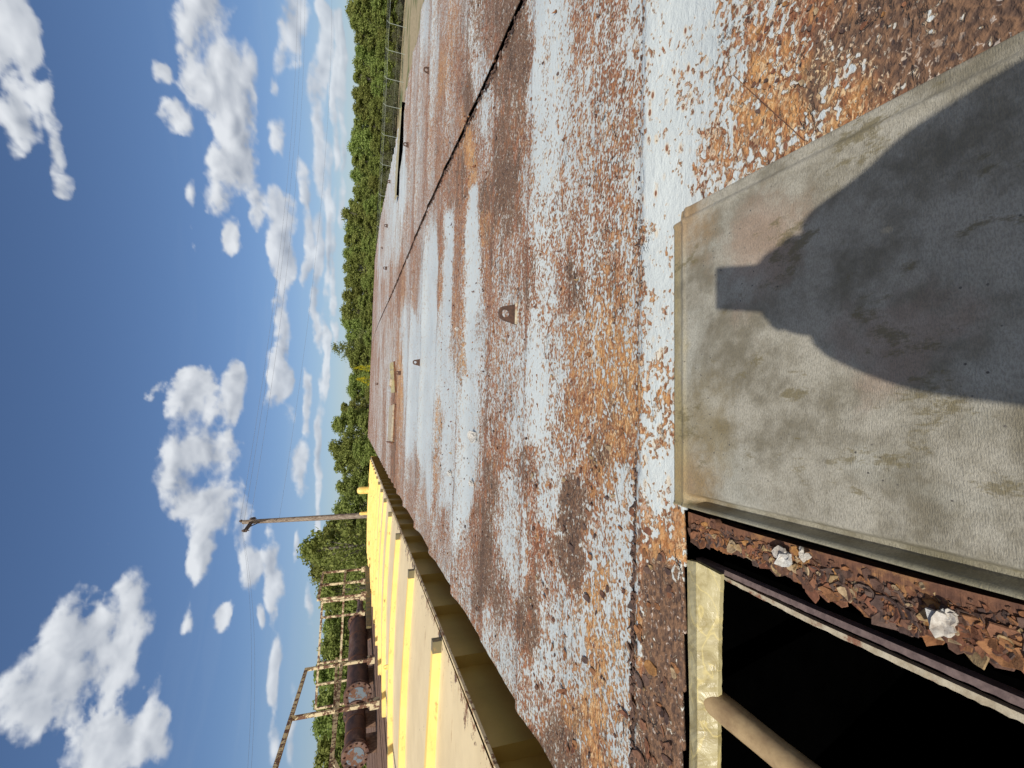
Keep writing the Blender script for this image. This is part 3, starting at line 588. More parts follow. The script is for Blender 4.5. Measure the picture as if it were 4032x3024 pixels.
# coaming box below the cut
x0, x1, y0, y1 = OPN
zt = ZR-.012
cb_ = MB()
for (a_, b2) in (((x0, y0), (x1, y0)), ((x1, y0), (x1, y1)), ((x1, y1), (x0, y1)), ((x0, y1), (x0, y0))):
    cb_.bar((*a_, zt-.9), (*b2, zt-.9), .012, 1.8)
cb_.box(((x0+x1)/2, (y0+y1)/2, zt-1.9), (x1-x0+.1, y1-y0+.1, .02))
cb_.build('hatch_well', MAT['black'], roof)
frame = MB()
frame.bar((x0-.01, .945-SK*0, ZR+.012), (-.245, .925, ZR+.014), .02, .012)

def strip(pts_a, pts_b, th, name, mat, jag=0, sub=60, parent=roof):
    """sheet between two polylines (lists of Vector), with thickness downwards"""
    b = MB(); 
    def samp(P, t):
        t *= len(P)-1; i = min(int(t), len(P)-2); return P[i].lerp(P[i+1], t-i)
    top = []; 
    for k in range(sub+1):
        t = k/sub; a_ = samp(pts_a, t); c_ = samp(pts_b, t)
        if jag: c_ = c_+Vector((random.uniform(-jag, jag), 0, random.uniform(-jag, jag)*.4))
        top.append((a_, (a_+c_)/2+Vector((0, 0, random.uniform(-1, 1)*jag*.4)), c_))
    vs = [q for r in top for q in r]+[q-Vector((0, 0, th)) for r in top for q in r]; K = 3*(sub+1); fs = []
    for k in range(sub):
        for j in (0, 1):
            i = k*3+j; fs.append((i, i+1, i+4, i+3)); fs.append((K+i+3, K+i+4, K+i+1, K+i))
        i = k*3; fs.append((i, i+3, K+i+3, K+i)); fs.append((i+2+3, i+2, K+i+2, K+i+5))
    b.add(vs, fs); return b.build(name, mat, parent)
dl = lambda pts, drop: [at(x, y, drop) for x, y in pts]
# resin flange at the far side of the opening: top lip and inner slope
lipA = [Vector((-1.0, .965, ZR+.014)), Vector((-.255, .915, ZR+.016))]; lipB = [Vector((-1.0, .925, ZR+.018)), Vector((-.262, .875, ZR+.019))]
lipC = [Vector((-1.0, .84, ZR-.022)), Vector((-.30, .80, ZR-.018))]
strip(dl([(2712, 3150), (2716, 2850), (2708, 2500), (2706, 2205)], .738), dl([(2745, 3150), (2745, 2850), (2743, 2500), (2740, 2212)], .730), .012, 'hatch_flange', MAT['resin'], .0015, 60)
strip(dl([(2745, 3150), (2745, 2850), (2743, 2500), (2740, 2212)], .7305), dl([(2824, 3150), (2826, 2850), (2830, 2500), (2838, 2262)], .758), .010, 'hatch_flange', MAT['resin'], .003, 60)
# bare steel between flange and opening corner, flaking band, rails down the side
band_o = [(2710, 2015), (2900, 2080), (3200, 2165), (3600, 2275), (4100, 2400), (4500, 2490)]
band_i = [(2745, 2125), (2900, 2170), (3040, 2232), (3200, 2328), (3350, 2369), (3501, 2441), (3745, 2527), (3907, 2583), (4100, 2670), (4500, 2810)]
def resamp(P, n=24):
    P = [Vector((*p, 0)) for p in P]; o = []
    for k in range(n+1):
        t = k/n*(len(P)-1); i = min(int(t), len(P)-2); q = P[i].lerp(P[i+1], t-i); o.append((q.x, q.y))
    return o
bo = resamp(band_o, 40); 
bi_ = []
for (x, _) in bo: bi_.append((x, float(np.interp(x, [p[0] for p in band_i], [p[1] for p in band_i]))))
strip(dl(bo, .762), dl(bi_, .772), .03, 'scaling_edge', MAT['rust'], .004, 140)
b = MB()
for k in range(560):
    t = random.random()**1.1; x = 2740+t*1400; f_ = random.random()**.8
    yo, yi = np.interp(x, [p[0] for p in bo], [p[1] for p in bo])+25, np.interp(x, [p[0] for p in bi_], [p[1] for p in bi_])-4
    lay = random.random(); q = at(x, yo+(yi-yo)*f_, .768+.006*f_-.010*lay*f_)
    b.plate(q, random.uniform(.008, .021)*(1.1-.5*lay)*(1.1 if f_ > .4 else .75), random.uniform(.001, .0032), (random.gauss(-.05, .06), random.gauss(0, .06), 1), random.choice((8, 9, 10, 11)), .42, random.uniform(1, 1.7), random.gauss(1.5, .5))
for k in range(160):
    t = random.random()**1.1; x = 2740+t*1400; f_ = random.random()**.8
    yo, yi = np.interp(x, [p[0] for p in bo], [p[1] for p in bo])+15, np.interp(x, [p[0] for p in bi_], [p[1] for p in bi_])
    b.plate(at(x, yo+(yi-yo)*f_, .762), random.uniform(.0015, .006), .002, (random.gauss(0, .3), random.gauss(0, .3), 1), 7, .5, 1.4)
tag(b.build('edge_scale', MAT['flake'], roof), kind='stuff')
b = MB()
for (x, y, r) in ((3090, 2190, .017), (3170, 2180, .009), (3700, 2450, .017), (3730, 2430, .010)):
    for j in range(4): b.plate(at(x+random.uniform(-25, 25), y+random.uniform(-18, 18), .748), r*random.uniform(.5, 1), .004, (random.gauss(0, .3), random.gauss(0, .3), 1), 8, .4, 1.3)
b.build('paint_scab', MAT['chip'], roof)
# bolt head at the corner
b = MB(); q = at(2815, 2062, .752); b.tube([q-Vector((0, 0, .01)), q+Vector((0, 0, .006))], .012, 6); b.tube([q, q+Vector((0, 0, .009))], [.006, .004], 10); b.build('bolt_head', MAT['rust'], roof)
strip(dl(resamp([(2705, 2180), (3200, 2396), (4032, 2752), (4500, 2950)]), .785), dl(resamp([(2712, 2202), (3200, 2420), (4032, 2790), (4500, 2990)]), .785), .02, 'inner_rail', MAT['pink'], .0008, 90)
strip(dl(resamp([(2835, 2262), (3200, 2440), (4032, 2815), (4500, 3020)]), .80), dl(resamp([(2840, 2278), (3200, 2462), (4032, 2850), (4500, 3060)]), .80), .012, 'opening_edge', MAT['beige'], .001, 90)
# deep channel between band and rail, its shade painted as a black floor
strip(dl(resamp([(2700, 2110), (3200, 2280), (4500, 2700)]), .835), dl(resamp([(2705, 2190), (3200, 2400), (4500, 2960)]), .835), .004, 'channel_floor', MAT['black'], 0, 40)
# tube lying into the hatch
tb = MB(); a_, c_ = at(2775, 2730, .765), at(3300, 3160, .80)
d_ = (c_-a_).normalized(); pts = [a_+d_*t*((c_-a_).length*1.6) for t in np.linspace(0, 1, 14)]
tb.tube(pts, [.028+.001*math.sin(i) for i in range(14)], 24)
tag(tb.build('tube', MAT['tube']), 'tan brown round tube reaching from the resin flange across the black hatch opening', 'tube')

# ------------------------------------------------------------------ fibreglass hatch cover next to the opening
hc = tag(empty('hatch_cover', (.2, .6, ZR)), 'large olive grey fibreglass cover beside the black opening, a person-shaped shadow across it', 'hatch cover')
PT = .728                                         # drop of the pan
cor = [at(2652, 838, PT), at(2652, 1978, PT), at(4300, 2425, PT), at(4300, -50, PT)]
A, Bc, Cc, Dc = cor
far_l, far_r = Bc, A
sR = (at(4032, 105, PT)-A)/(A.y-at(4032, 105, PT).y); sL = (at(4032, 2352, PT)-Bc)/(Bc.y-at(4032, 2352, PT).y)
def edge(P, s, y): return P.x+s.x*(P.y-y)
nu, nv = 230, 260; vs = []
yn, yf = -.25, A.y
for i in range(nv+1):
    y = yn+(yf-yn)*i/nv; tq = i/nv
    xl, xr = edge(Bc, sL, y), edge(A, sR, y)
    if y > .93: pass
    for j in range(nu+1):
        u = j/nu; x = xl+(xr-xl)*u; yy = y+(Bc.y-A.y)*(1-u)*tq
        dl_ = x-xl; dr = xr-x; df_ = (yf+(Bc.y-A.y)*(1-u))-yy
        m_ = min(dl_, dr*1.2, df_*.9)
        z = CZ-PT+.006
        # folded rims: a flat band, a crease, then the pan; a deep groove along the opening side
        cl01 = lambda q: min(1, max(0, q))
        groove = .028*cl01((dl_-.006)/.008)*cl01((.034-dl_)/.010)*cl01((df_-.045)/.04)
        z += -groove-.005*cl01((.040-df_)/.006)-.006*cl01((.034-dr)/.006)+.003*cl01(1-abs(df_-.046)/.007)+.003*cl01(1-abs(dr-.040)/.007)
        z += .004*cl01((.006-dl_)/.004)-.010*cl01((.004-dr)/.004)-.010*cl01((.004-df_)/.004)
        z += .005*float(vn(x*3+2, yy*3))*min(1, max(0, m_)*8)+.0008*float(vn(x*40, yy*40))
        vs.append((x, yy, z))
fs = [(i*(nu+1)+j, i*(nu+1)+j+1, (i+1)*(nu+1)+j+1, (i+1)*(nu+1)+j) for i in range(nv) for j in range(nu)]
b = MB(); b.add(vs, fs, True); o = b.build('cover_pan', MAT['panel'], hc); s_ = o.modifiers.new('thickness', 'SOLIDIFY'); s_.thickness = .009; s_.offset = -1

# ------------------------------------------------------------------ far hatches, debris
def far_hatch():
    root = tag(empty('hatch_cover', roofp(1556, 1660)), 'small grey weathered hatch cover far along the roof, black notch at its end', 'hatch cover')
    a_, c_ = at(1560, 1592, CH), at(1553, 1738, CH); b = MB(); up = Vector((0, 0, .0))
    d_ = (at(1537, 1662, CH)-at(1557, 1662, CH)); d_ = Vector((0, d_.length*.45, 0))
    zc = ZR+.075
    P = [Vector((a_.x, a_.y, zc)), Vector((c_.x, c_.y, zc)), Vector((c_.x, c_.y, zc))+d_+Vector((0, 0, .03)), Vector((a_.x, a_.y, zc))+d_*1.2+Vector((0, 0, .03))]
    b.add(P+[p-Vector((0, 0, .05)) for p in P], [(0, 1, 2, 3), (7, 6, 5, 4), (0, 4, 5, 1), (1, 5, 6, 2), (2, 6, 7, 3), (3, 7, 4, 0)])
    o = b.build('cover_pan', MAT['beige'], root); bevel(o, .01)
    b = MB(); b.bar(P[0]+Vector((0, .05, -.08)), P[1]+Vector((0, .05, -.08)), .10, .09); b.build('coaming', MAT['rust'], root)
    b = MB(); b.bar(P[1]+Vector((-.03, -.02, -.02)), P[2]+Vector((-.03, .05, .0)), .03, .06); b.build('end_strip', MAT['rust'], root)
    o2 = MB(); a2, c2 = roofp(1562, 1425), roofp(1562, 1545)
    root2 = tag(empty('hatch', (a2+c2)/2), 'small far hatch with a yellowed translucent rim, next to the small grey cover', 'hatch')
    up = Vector((0, 0, .05)); dy = Vector((0, .45, .06))
    n = 14
    vs = []; 
    for k in range(n+1):
        p = a2.lerp(c2, k/n)+up+Vector((0, 0, random.uniform(-.012, .012))); vs += [p, p+dy*.5+Vector((0, 0, .04)), p+dy]
    o2.add(vs+[v-Vector((0, 0, .04)) for v in vs], [(k*3+j, k*3+3+j, k*3+4+j, k*3+1+j) for k in range(n) for j in (0, 1)]+[(3*(n+1)+k*3, 3*(n+1)+k*3+3, k*3+3, k*3) for k in range(n)])
    o2.build('flange', MAT['resin'], root2)
    b = MB(); b.bar(a2+Vector((0, .02, .02)), c2+Vector((0, .02, .02)), .06, .05); b.build('frame_rail', MAT['rust'], root2)
    b = MB(); m_ = (a2+c2)/2; b.tube([m_+Vector((-.05, .1, .09)), m_+Vector((-.22, .12, .10))], .05, 12); b.build('knob', MAT['beige'], root2)
    root3 = tag(empty('hatch_cover', roofp(1580, 600)), 'long narrow hatch cover with a khaki side near the right edge of the roof', 'hatch cover')
    a3, c3 = roofp(1600, 405), roofp(1572, 770); b = MB()
    b.bar(a3+Vector((0, 0, .03)), c3+Vector((0, 0, .03)), .05, .09); b.build('coaming', MAT['black'], root3)
    b = MB(); n = 26; vs = []
    for k in range(n+1):
        p = a3.lerp(c3, k/n)+Vector((0, .05, .05)); w_ = .25+.5*math.sin(k/n*3)+.12*random.random()
        vs += [p, p+Vector((.0, w_, .05+random.uniform(-.01, .01)))]
    b.add(vs+[v-Vector((0, 0, .03)) for v in vs], [(2*k, 2*k+2, 2*k+3, 2*k+1) for k in range(n)]+[(2*(n+1)+2*k, 2*(n+1)+2*k+2, 2*k+2, 2*k) for k in range(n)])
    b.build('cover_pan', MAT['resin'], root3)
far_hatch()
for i, (x, y, s, lb) in enumerate([(1872, 1722, .045, 'largest white curled paint chip lying on the roof, in front of the corrugations'), (1776, 1864, .030, 'ribbed off-white paint chip nearest the yellow roof'), (1862, 1905, .028, 'small off-white paint chip lying at the edge of the bare rusty strip'), (1805, 1297, .022, 'small cream paint chip lying on clean white paint near the big lug')]):
    q = roofp(x, y); b = MB(); b.plate((0, 0, .010), s, .008, (.25, -.35, 1), 9, .35, 1.5, 1.45); b.plate((s*.1, s*.1, .018), s*.6, .006, (-.2, -.4, 1), 8, .4, 1.4, 1.3)
    o = b.build('paint_chip', MAT['chip']); o.location = q; tag(o, lb, 'paint chip', 'loose paint chips on the roof')
for x0_, y0_, x1_, y1_, bend, lb in [(2411, 1822, 2446, 2035, .012, 'thin bent brown twig lying across rust near the hatch'), (2905, 300, 3190, 560, .02, 'thin straw curling over the speckled rust by the grey hatch cover')]:
    p0, p1 = roofp(x0_, y0_), roofp(x1_, y1_); b = MB(); b.tube([p0.lerp(p1, t)+Vector((bend*math.sin(t*3.1), bend*.6*math.sin(t*3.1), .0012)) for t in np.linspace(0, 1, 12)], .0008, 5)
    tag(b.build('twig', MAT['rust']), lb, 'twig')

# ------------------------------------------------------------------ yellow ribbed roof next door
yr = tag(empty('yellow_roof', (-3.2, 14, 0)), 'long yellow steel roof with raised cross ribs and shaded corrugated side, beside the rusty roof', 'roof')
YX0, YX1, YY0, YY1, YZ = -1.46, -4.85, -.5, 27.6, CZ-.60
def yz(x): t = (x-YX0)/(YX1-YX0); return YZ+.05*math.sin(math.pi*min(1, max(0, t)))
def yxr(y): return YX0-.004*max(0, y-3)
def yxl(y): return YX1-.105*max(0, y-8)*.9
b = MB(); vs = []; NY, NX = 60, 14
for i in range(NY+1):
    y = YY0+(YY1-YY0)*i/NY
    for j in range(NX+1):
        t = j/NX; x = yxr(y)+(yxl(y)-yxr(y))*t
        vs.append((x, y, YZ+.05*math.sin(math.pi*t)+.006*float(vn(x*1.5, y*1.2))))
b.add(vs, [(i*(NX+1)+j, (i+1)*(NX+1)+j, (i+1)*(NX+1)+j+1, i*(NX+1)+j+1) for i in range(NY) for j in range(NX)], True)
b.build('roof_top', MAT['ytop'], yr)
b = MB(); y = YY0; pitch = .872; k = 0
while y < YY1-.1:
    # each bay bows inwards, then steps back out
    n = 8; vs = []
    for i in range(n+1):
        t = i/n; yy = y+pitch*t; xx = yxr(yy)+.012-.075*math.sin(t*math.pi*.5)**1.5
        vs += [(xx, yy, YZ-.012), (xx, yy, 0)]
    yy = y+pitch; vs += [(yxr(yy)+.012, yy+.001, YZ-.012), (yxr(yy)+.012, yy+.001, 0)]
    b.add(vs, [(2*i+1, 2*i, 2*i+2, 2*i+3)[::-1] for i in range(n)], True); b.add(vs[-4:], [(0, 1, 3, 2)]); y += pitch
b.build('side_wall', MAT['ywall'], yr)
b = MB(); ys_ = np.linspace(YY0, YY1, 30)
for a_, c_ in zip(ys_[:-1], ys_[1:]): b.bar((yxr(a_)+.012, a_, YZ-.010), (yxr(c_)+.012, c_, YZ-.010), .016, .016)
b.build('top_edge', MAT['ytop'], yr)
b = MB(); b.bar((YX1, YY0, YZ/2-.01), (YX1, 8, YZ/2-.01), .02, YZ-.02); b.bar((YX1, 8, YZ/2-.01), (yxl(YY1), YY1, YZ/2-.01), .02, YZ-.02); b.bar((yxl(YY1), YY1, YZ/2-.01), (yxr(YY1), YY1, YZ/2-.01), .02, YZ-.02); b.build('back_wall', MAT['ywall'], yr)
CAPY = [q.y for q in (at(x, y, .6) for x, y in [(1742, 2481), (1634, 2241), (1578, 2105), (1545, 2010)])]
CAPY = [CAPY[0]-1.72]+CAPY
while CAPY[-1] < YY1-2: CAPY.append(CAPY[-1]+1.75)
for k, y in enumerate(CAPY):
    b = MB(); n = 12; vs = []; xa, xb = yxr(y)-.09, yxl(y)-.06
    hh, th = .066, .05
    for i in range(n+1):
        t = i/n; x = xa+(xb-xa)*t; z = YZ+.05*math.sin(math.pi*min(1, t)); yy = y+SK*0-.05*t
        vs += [(x, yy-.012, z), (x, yy, z+hh), (x, yy+th, z+hh+.004), (x, yy+th+.012, z)]
    fs = [(4*i+j, 4*i+4+j, 4*i+5+j, 4*i+1+j) for i in range(n) for j in range(3)]; fs += [(0, 1, 2, 3), (4*n+3, 4*n+2, 4*n+1, 4*n)]
    b.add(vs, fs); rb = b.build('rib', MAT['yrib'], yr)
    b = MB(); b.box((xa+.040, y+.015, YZ+.036), (.078, .066, .066)); cp = b.build('rib_end', MAT['capend'], rb)
# small lugs and ventilators on the yellow roof
for (x, y, w, h) in [(1536, 2625, 22, 26), (1489, 2334, 18, 22)]:
    q = at(x, y, .57); dep = float((np.array(q)-np.array([0, 0, CZ]))@FWD)
    o = put('lifting_lug', lug_mesh(w*dep/F, h*dep/F, w*dep/F*.2, w*dep/F*.2), MAT['yrib'], None); o.location = q; o.parent = yr; o.matrix_parent_inverse = Matrix.Translation(-yr.location)
for (x, y, r, dpt) in [(1421, 1931, 14, 24.), (1422, 2022, 6.5, 20.)]:
    q = pd(x, y, dpt); r_m = r*dpt/F; b = MB()
    prof = [(.95, -3.2), (.97, -.6), (1.0, -.3), (1, 0), (.95, .35), (.78, .65), (.5, .87), (.05, .98)]
    b.tube([q+Vector((0, 0, z*r_m*1.1)) for _, z in prof], [a_*r_m for a_, _ in prof], 18)
    o = b.build('ventilator', MAT['yrib'], yr)

# ------------------------------------------------------------------ timber deck, pipes and railings on the far left
DZ = CZ-.66
dk = tag(empty('timber_deck', (-8.5, 12, 0)), 'dark brown timber deck behind the yellow roof carrying rusty pipes', 'deck')
b = MB()
for k in range(24):
    x = -5.35-k*.30; b.box((x, 12.5, DZ-.05+random.uniform(-.008, .008)), (.285, 23, .1))
b.build('planks', MAT['timber'], dk)
for y in (2, 9, 16, 23): b = MB(); b.box((-9, y, (DZ-.11)/2), (7, .3, DZ-.11)); b.build('support', MAT['timber'], dk)
PX = pd(1408, 2740, 13).x
def flange(c, r, th, name, mat, parent, bolts=12):
    b = MB(); b.tube([c-Vector((0, th/2, 0)), c+Vector((0, th/2, 0))], r, 36); o = b.build(name, MAT['pipe'], parent)
    b = MB(); b.tube([(0, 0, 0), (0, -.035, 0)], r*.085, 6); bm_ = b.mesh('bolt')
    for k in range(bolts):
        a_ = 2*math.pi*k/bolts; q = c+Vector((math.cos(a_)*r*.84, -th/2, math.sin(a_)*r*.84)); put('bolt', bm_, MAT['rail'], o).location = q-Vector(parent.location)*0
    return o
def pipe_thing(c0, length, r, label, small=False, faced=True):
    root = tag(empty('pipe', (c0.x, c0.y+length/2, c0.z-r)), label, 'pipe', 'rusty flanged pipes on the timber deck')
    b = MB(); b.tube([c0+Vector((0, t*length, 0)) for t in np.linspace(0.02, .98, 8)], r*.86, 32); b.build('barrel', MAT['pipe'], root)
    flange(c0, r*1.05, .06, 'flange', MAT['cap'], root); flange(c0+Vector((0, .085, 0)), r*1.05, .05, 'flange', MAT['pipe'], root)
    b = MB(); b.disc(c0-Vector((0, .032, 0)), (0, 1, 0), r*.68, .01, 30); b.build('blank_plate', MAT['cap'], root)
    e = c0+Vector((0, length, 0)); flange(e, r*1.1, .07, 'flange', MAT['pipe'], root)
    for t in (.35, .7):
        b = MB(); q = c0+Vector((0, length*t, 0)); b.tube([q, q+Vector((0, .03, 0))], r*.885, 32); b.build('weld_band', MAT['rust'], root)
    if small:
        pr = [(0, .52), (.25, .5), (1.2, .46), (1.6, .32), (2.9, .31)]
        b = MB(); b.tube([e+Vector((0, t, -.06)) for t, _ in pr], [a_*r for _, a_ in pr], 24); b.build('reducer', MAT['pipe'], root)
        flange(e+Vector((0, 2.9, -.06)), r*.5, .08, 'flange', MAT['pipe'], root, 8)
    for t in (.2, .8): b = MB(); b.box((c0.x, c0.y+length*t, (DZ+c0.z-r*.8)/2), (r*1.3, .15, max(.05, c0.z-r*.8-DZ))); b.build('saddle', MAT['timber'], root)
c0 = pd(1408, 2740, 13.0)
pipe_thing(c0, c0.y*.357, .375, 'long rusted pipe with a tapered nozzle at its far end', True)
c1 = pd(1398, 2975, 10.6)
pipe_thing(c1, (c0.y-c1.y)*.66, .30, 'shorter dark pipe nearest the photo border with a blue grey bolted blank flange')
def railing(posts, R_, label, mids=(.5,), ext=None, w=.055, zb=None, top=True, w2=.045):
    """posts: base points"""
    root = tag(empty('railing', posts[0]), label, 'railing', 'peeling handrails round the pipe deck')
    for p in posts:
        b = MB(); b.bar(p, p+Vector((0, 0, R_)), w, w, (0, 1, 0)); b.build('post', MAT['rail'], root)
        b = MB(); b.box(p+Vector((0, 0, .12)), (w*2.4, w*2.2, .2)); b.build('post_foot', MAT['rail'], root)
    line = list(posts)+([ext] if ext is not None else [])
    for fz in (1.0,)+tuple(mids):
        b = MB()
        for a_, c_ in zip(line[:-1], line[1:]): 
            d_ = (c_-a_).normalized()*w*.5
            b.bar(a_+Vector((0, 0, R_*fz))-d_, c_+Vector((0, 0, R_*fz))+d_, w*1.05, w*1.05)
        b.build('top_rail' if fz == 1.0 else 'mid_rail', MAT['rail'], root)
    return root
p1 = at(1478, 2595, .62); p2 = at(1497, 2766, .62)
dp = float((np.array(p1)-np.array([0, 0, CZ]))@FWD); t1 = pd(1214, 2632, dp); R1 = (t1.z-p1.z)
railing([p1, p2], R1, 'nearest tall handrail with flaking cream paint in front of the pipes', (.5,), p2+(p2-p1)*2.2, .07)
a2 = pd(1440, 2240, 17.8); c2 = pd(1447, 2340, 15.8); m2 = a2.lerp(c2, .5)
zb = c2.z; a2.z = zb; m2.z = zb
R2 = pd(1258, 2340, 15.8).z-zb
railing([a2, m2, c2], R2, 'short handrail section beyond the pipe nozzle with three cream and rust posts', (.5,), None, .075)
e2 = [pd(1440, y, d) for y, d in ((2412, 17.6), (2585, 17.0), (2665, 16.8), (2755, 16.6))]
for q in e2: q.z = zb
R3 = pd(1264, 2500, 17.3).z-zb
railing([pd(1440, 2352, 17.7).xyz*0+Vector((pd(1440, 2352, 17.7).x, pd(1440, 2352, 17.7).y, zb))]+e2, R3, 'long back handrail behind the pipes with mottled cream and dark paint', (.52,), None, .07)
b = MB(); pts = [pd(1326, 2592, 11.6), pd(1309, 2985, 9.4), pd(1345, 3060, 9.1)]; b.bar(pts[0], pts[1], .06, .07); b.bar(pts[1], pts[2], .06, .07)
q = pts[0]; b.bar(q, Vector((q.x, q.y, DZ)), .05, .05); b.bar(pts[2], Vector((pts[2].x, pts[2].y, DZ)), .05, .05)
tag(b.build('bent_handle_bar', MAT['rail']), 'thin bent grey brown bar behind the nearest handrail, just above the pipes', 'bar')
b = MB(); b.bar(pd(1444, 2235, 17), pd(1450, 2470, 14.5), .10, .12); b.bar(pd(1451, 2235, 17), pd(1458, 2470, 14.5), .08, .07)
tag(b.build('steel_beam', MAT['capend']), 'grey blue steel beam under the railing at the far end of the deck', 'beam')

# ------------------------------------------------------------------ utility pole and wires
PD = 27.0
base = pd(1422, 2030, PD); top = pd(957, 2056, PD)
pole = tag(empty('utility_pole', (base.x, base.y, 0)), 'weathered wooden utility pole with one crossarm and insulators beyond the yellow roof', 'utility pole')
dirp = (top-base).normalized(); foot = base-dirp*((base.z)/dirp.z)
b = MB(); b.tube([foot.lerp(top, t) for t in np.linspace(0, 1, 10)], list(np.linspace(.20, .125, 10)), 16); b.build('shaft', MAT['pole'], pole)
ca_, cb2 = pd(965, 2091, PD*.94), pd(1001, 2040, PD*1.03)
b = MB(); b.bar(ca_, cb2, .14, .16); b.build('crossarm', MAT['arm'], pole)
b = MB(); b.bar(pd(980, 2075, PD*.97), pd(1022, 2056, PD*.995), .04, .05); b.build('brace', MAT['arm'], pole)
ins = [(955, 2090, PD*.94), (986, 2043, PD*1.03), (945, 2052, PD)]; tops = []
for i, (x, y, d) in enumerate(ins):
    q = pd(x, y, d); tops.append(q); b = MB(); b.tube([q-Vector((0, 0, .34)), q-Vector((0, 0, .12))], .025, 8)
    b.tube([q-Vector((0, 0, .12)), q-Vector((0, 0, .08)), q, q+Vector((0, 0, .05))], [.07, .10, .06, .03], 12); b.build('insulator', MAT['arm'], pole)
low = pd(1099, 2046, PD); b = MB(); b.box(low, (.12, .2, .3)); b.build('clamp', MAT['arm'], pole)
def wire(a_, c_, sag, r, label):
    b = MB(); b.tube([a_.lerp(c_, t)-Vector((0, 0, sag*4*t*(1-t))) for t in np.linspace(0, 1, 40)], r, 5, False)
    tag(b.build('power_line', MAT['wire']), label, 'power line', 'power lines on the utility pole')
ends = [(1200, -120, 46), (1184, -120, 50), (1170, -120, 48)]; lbs = ['lowest of the three close-set wires crossing the clouds', 'middle of the three close-set wires crossing the clouds', 'uppermost of the three close-set wires crossing the clouds']
for (x, y, d), t_, lb in zip(ends, (tops[1], tops[0], tops[2]), lbs): wire(t_, pd(x, y, d), .9, .007, lb)
wire(low, pd(1305, -120, 48), .9, .006, 'single thin wire running low over the horizon clouds from the clamp on the pole')
for t_, (x, y), lb in zip((tops[0], tops[2]), ((975, 3200), (962, 3200)), ('thin wire leaving the pole towards the big cloud, lower one', 'thin wire leaving the pole towards the big cloud, upper one')): wire(t_, pd(x, y, 16), .4, .004, lb)

# ------------------------------------------------------------------ fence
fn = tag(empty('wire_fence', (58, 80, 0)), 'tall wire security fence with angled barbed wire arms in front of the woods', 'fence')
fb = [at(x, y, CZ) for x, y in ((1612, -60), (1600.5, 110), (1595, 215), (1589, 325), (1583, 430), (1576, 545), (1567, 660), (1558, 780), (1549, 905))]
fb = [Vector((q.x, q.y, 0)) for q in fb]
fx = fb[-1]+(fb[-1]-fb[0]).normalized()*0
dirf = (fb[-1]-fb[-3]).normalized(); sp_ = (fb[-1]-fb[-2]).length
for k in range(10): fb.append(fb[-1]+dirf*sp_)
hh_ = []
for q, (x, y) in zip(fb[1:3], ((1533, 100), (1527, 206))):
    d = ray(x, y); t_ = math.hypot(q.x, q.y)/math.hypot(d[0], d[1]); hh_.append(CZ+d[2]*t_)
FH = sum(hh_)/2
armv = (Vector((0, 0, 1))*.42+(-Vector((q.x, q.y, 0)).normalized())*.0)
nrm = Vector((dirf.y, -dirf.x, 0))
for q in fb:
    b = MB(); b.tube([q, q+Vector((0, 0, FH))], .042, 8); b.bar(q+Vector((0, 0, FH)), q+Vector((0, 0, FH+.42))-dirf*.28+nrm*.2, .05, .05); b.build('post', MAT['post'], fn)
b = MB()
for z_, r in ((FH, .022), (FH*.08, .012), (FH*.5, .006)):
    for a_, c_ in zip(fb[:-1], fb[1:]): b.tube([a_+Vector((0, 0, z_)), c_+Vector((0, 0, z_))], r, 5, False)
b.build('line_wire', MAT['post'], fn)
b = MB()
for f_ in (.5, 1.0):
    for a_, c_ in zip(fb[:-1], fb[1:]):
        o_ = Vector((0, 0, FH+.42*f_))-dirf*.28*f_+nrm*.2*f_; b.tube([a_+o_, c_+o_], .010, 4, False)
b.build('barbed_wire', MAT['post'], fn)

# ------------------------------------------------------------------ trees
def crown_mesh(name, h, w, nclump, nleaf, size, mat, airy=.0, seed=0):
    r = np.random.default_rng(seed); V = []; Fc = []
    cl = []
    for i in range(nclump):
        t = r.random()**.8; z = h*(.16+.84*t); env = math.sin(math.pi*min(1, (.14+.86*t))**.8)**.55
        a_ = r.random()*6.28; q = w/2*env*math.sqrt(r.random())*(.55+.6*r.random()); cl.append((q*math.cos(a_), q*math.sin(a_), z, (.10+.10*r.random())*w*(1-.35*t)))
    per = nleaf//nclump
    for (cx, cy, cz, cr) in cl:
        p = r.normal(size=(per, 3)); p /= np.linalg.norm(p, axis=1)[:, None]; p *= (cr*(r.random(per)**(.45+airy))*(1+.5*r.random(per)))[:, None]; p[:, 2] *= .75
        c = p+np.array([cx, cy, cz]); 
        nn = r.normal(size=(per, 3))*.8+p/cr*1.0+np.array([0, 0, .5]); nn /= np.linalg.norm(nn, axis=1)[:, None]
        t1_ = np.cross(nn, r.normal(size=(per, 3))); t1_ /= np.linalg.norm(t1_, axis=1)[:, None]; t2_ = np.cross(nn, t1_)
        s = size*(.5+r.random(per))[:, None]
        k = len(V); q = np.stack([c-t1_*s, c-t2_*s*.6, c+t1_*s, c+t2_*s*.6], 1).reshape(-1, 3); V += q.tolist(); Fc += [(k+4*i, k+4*i+1, k+4*i+2, k+4*i+3) for i in range(per)]
    me = bpy.data.meshes.new(name); me.from_pydata(V, [], Fc); me.materials.append(mat); return me, cl
